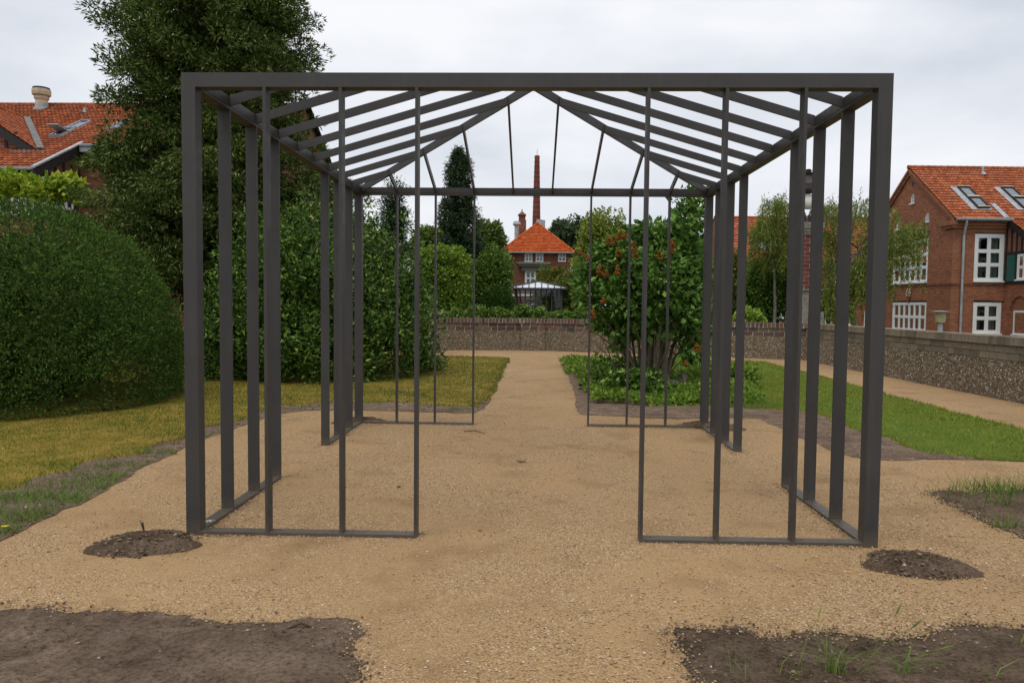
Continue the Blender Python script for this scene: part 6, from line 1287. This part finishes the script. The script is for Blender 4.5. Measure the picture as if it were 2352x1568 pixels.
leafy('deciduous_tree', 'yellow-green tree showing between the laurel and the spruce', 985, 515, 640, 62, 46, 'far_leaf', 150, 70, 0.3, 0.2)
leafy('deciduous_tree', 'pale green lime tree with jagged top right of the spruce', 1118, 509, 620, 74, 40, 'far_leaf', 150, 70, 0.32, 0.22)
leafy('broadleaf_tree', 'dense mid green tree between the spruce and the villa', 1132, 556, 730, 50, 38, 'tree_leaf', 210, 80, 0.2, 0.12)
leafy('oak_tree', 'round-topped dark green tree behind the right slope of the villa roof', 1306, 499, 610, 118, 52, 'oak_leaf', 150, 60, 0.5, 0.34, gap=0.25)
leafy('lime_tree', 'dense pale yellow-green tree behind the top of the lilac', 1382, 493, 690, 66, 66, 'lime_leaf', 280, 90, 0.28, 0.2)
leafy('small_tree', 'small rusty tinged tree in front of the villa portal', 1262, 607, 745, 68, 40, 'rusty_leaf', 150, 70, 0.22, 0.15)
leafy('small_tree', 'second rusty tinged tree right of the glazed pavilion', 1312, 618, 750, 62, 42, 'rusty_leaf', 170, 70, 0.22, 0.15)
leafy('dark_cypress', 'narrow dark conifer top behind the laurel', 905, 418, 640, 34, 26, 'spruce_leaf', 160, 80, 0.17, 0.05, gap=0.3)
leafy('garden_tree', 'bushy mid green tree in front of the willow house, right of the lilac', 1765, 585, 735, 31, 74, 'tree_leaf', 260, 80, 0.14, 0.08, gap=0.45)
leafy('garden_tree', 'dark green tree seen behind the rear right pavilion posts', 1690, 575, 735, 34, 30, 'rusty_leaf', 150, 80, 0.14, 0.08)
leafy('bright_bush', 'low bright green bush just beyond the wall left of the pillar', 1716, 706, 760, 21, 36, 'bush_bright', 90, 60, 0.1, 0.06, trunk=0.05, cat='bush')
def willow(label, pts, Y, base, top, n, ln=0.5, tk=1.0):
    """pts: (px,py,spread px) where strands hang from"""
    b = at(base[0], base[1], Y); b[2] = -0.1; T = at(top[0], top[1], Y); t = thing('willow_tree', label, 'tree', (b[0], Y, 0)); tr = MB(); mid = at((base[0]*0.6+top[0]*0.4)+base[2], (base[1]*0.55+top[1]*0.45), Y)
    tr.tube([b, b*0.5+mid*0.5+np.array([0.05, 0, 0]), mid, T], [0.17*tk, 0.13*tk, 0.09*tk, 0.03], 8); mb = MB(); PP, AA = [], []
    for (x, y, s, h) in pts:
        hub = at(x, y, Y)+np.array([0, rng.uniform(-1, 1), 0]); tr.tube([mid+(T-mid)*rng.random(), (mid+hub)/2+np.array([0, 0, 0.3]), hub], [0.05, 0.035, 0.012], 5)
        for k in range(n):
            a = rng.uniform(0, 6.28); R = s/1705*35*rng.random()**0.5; st = hub+np.array([math.cos(a)*R, math.sin(a)*R, rng.normal()*0.18+0.12*(1-R)]); L = h/1705*35*rng.uniform(0.4, 1.1); m = 26; q = rng.random(m)
            sw = np.array([math.cos(a), math.sin(a), 0])*0.25*L
            PP.append(st+sw*(q**0.6)[:, None]+np.array([0, 0, -1])*(L*q**1.2)[:, None]+rng.normal(size=(m, 3))*0.045); AA.append(nrm(np.array([0, 0, -0.9])+rng.normal(size=(m, 3))*0.6))
    P, A = np.concatenate(PP), np.concatenate(AA); leaf_quads(mb, P, A, nrm(np.cross(A, rng.normal(size=A.shape))), 0.17*rng.uniform(0.6, 1.3, len(P)), 0.036); part('crown', mb, 'willow_leaf', t); part('trunk', tr, 'willow_bark', t)
willow('narrow curly willow with drooping tips left of the lamp pillar', [(1762, 470, 22, 60), (1775, 465, 22, 70), (1790, 475, 22, 70), (1750, 500, 18, 70), (1772, 510, 26, 60), (1800, 505, 22, 80), (1765, 545, 24, 60), (1795, 550, 22, 60), (1745, 530, 14, 50), (1815, 530, 16, 60), (1750, 575, 20, 50), (1810, 575, 20, 50), (1780, 590, 24, 50), (1738, 520, 12, 60)], 29, (1778, 740, 2), (1775, 490), 30, tk=0.5)
willow('large curly willow right of the lamp pillar, in front of the brick gable', [(1900, 480, 26, 80), (1925, 470, 24, 70), (1950, 475, 26, 70), (1980, 480, 26, 80), (2005, 500, 28, 80), (1890, 530, 26, 110), (1925, 540, 30, 100), (1965, 540, 30, 100), (2000, 550, 28, 100), (2035, 545, 24, 80), (2065, 540, 22, 70), (1890, 610, 24, 110), (1930, 610, 26, 90), (1970, 610, 26, 90), (2010, 610, 26, 90), (2050, 575, 24, 80), (2085, 530, 20, 55), (1900, 660, 20, 70), (1935, 650, 22, 60), (1888, 690, 18, 55), (1915, 700, 18, 50), (1885, 640, 18, 80), (1960, 640, 26, 60), (2000, 650, 26, 60), (1985, 590, 26, 80)], 27.5, (1972, 748, -22), (1945, 520), 48)
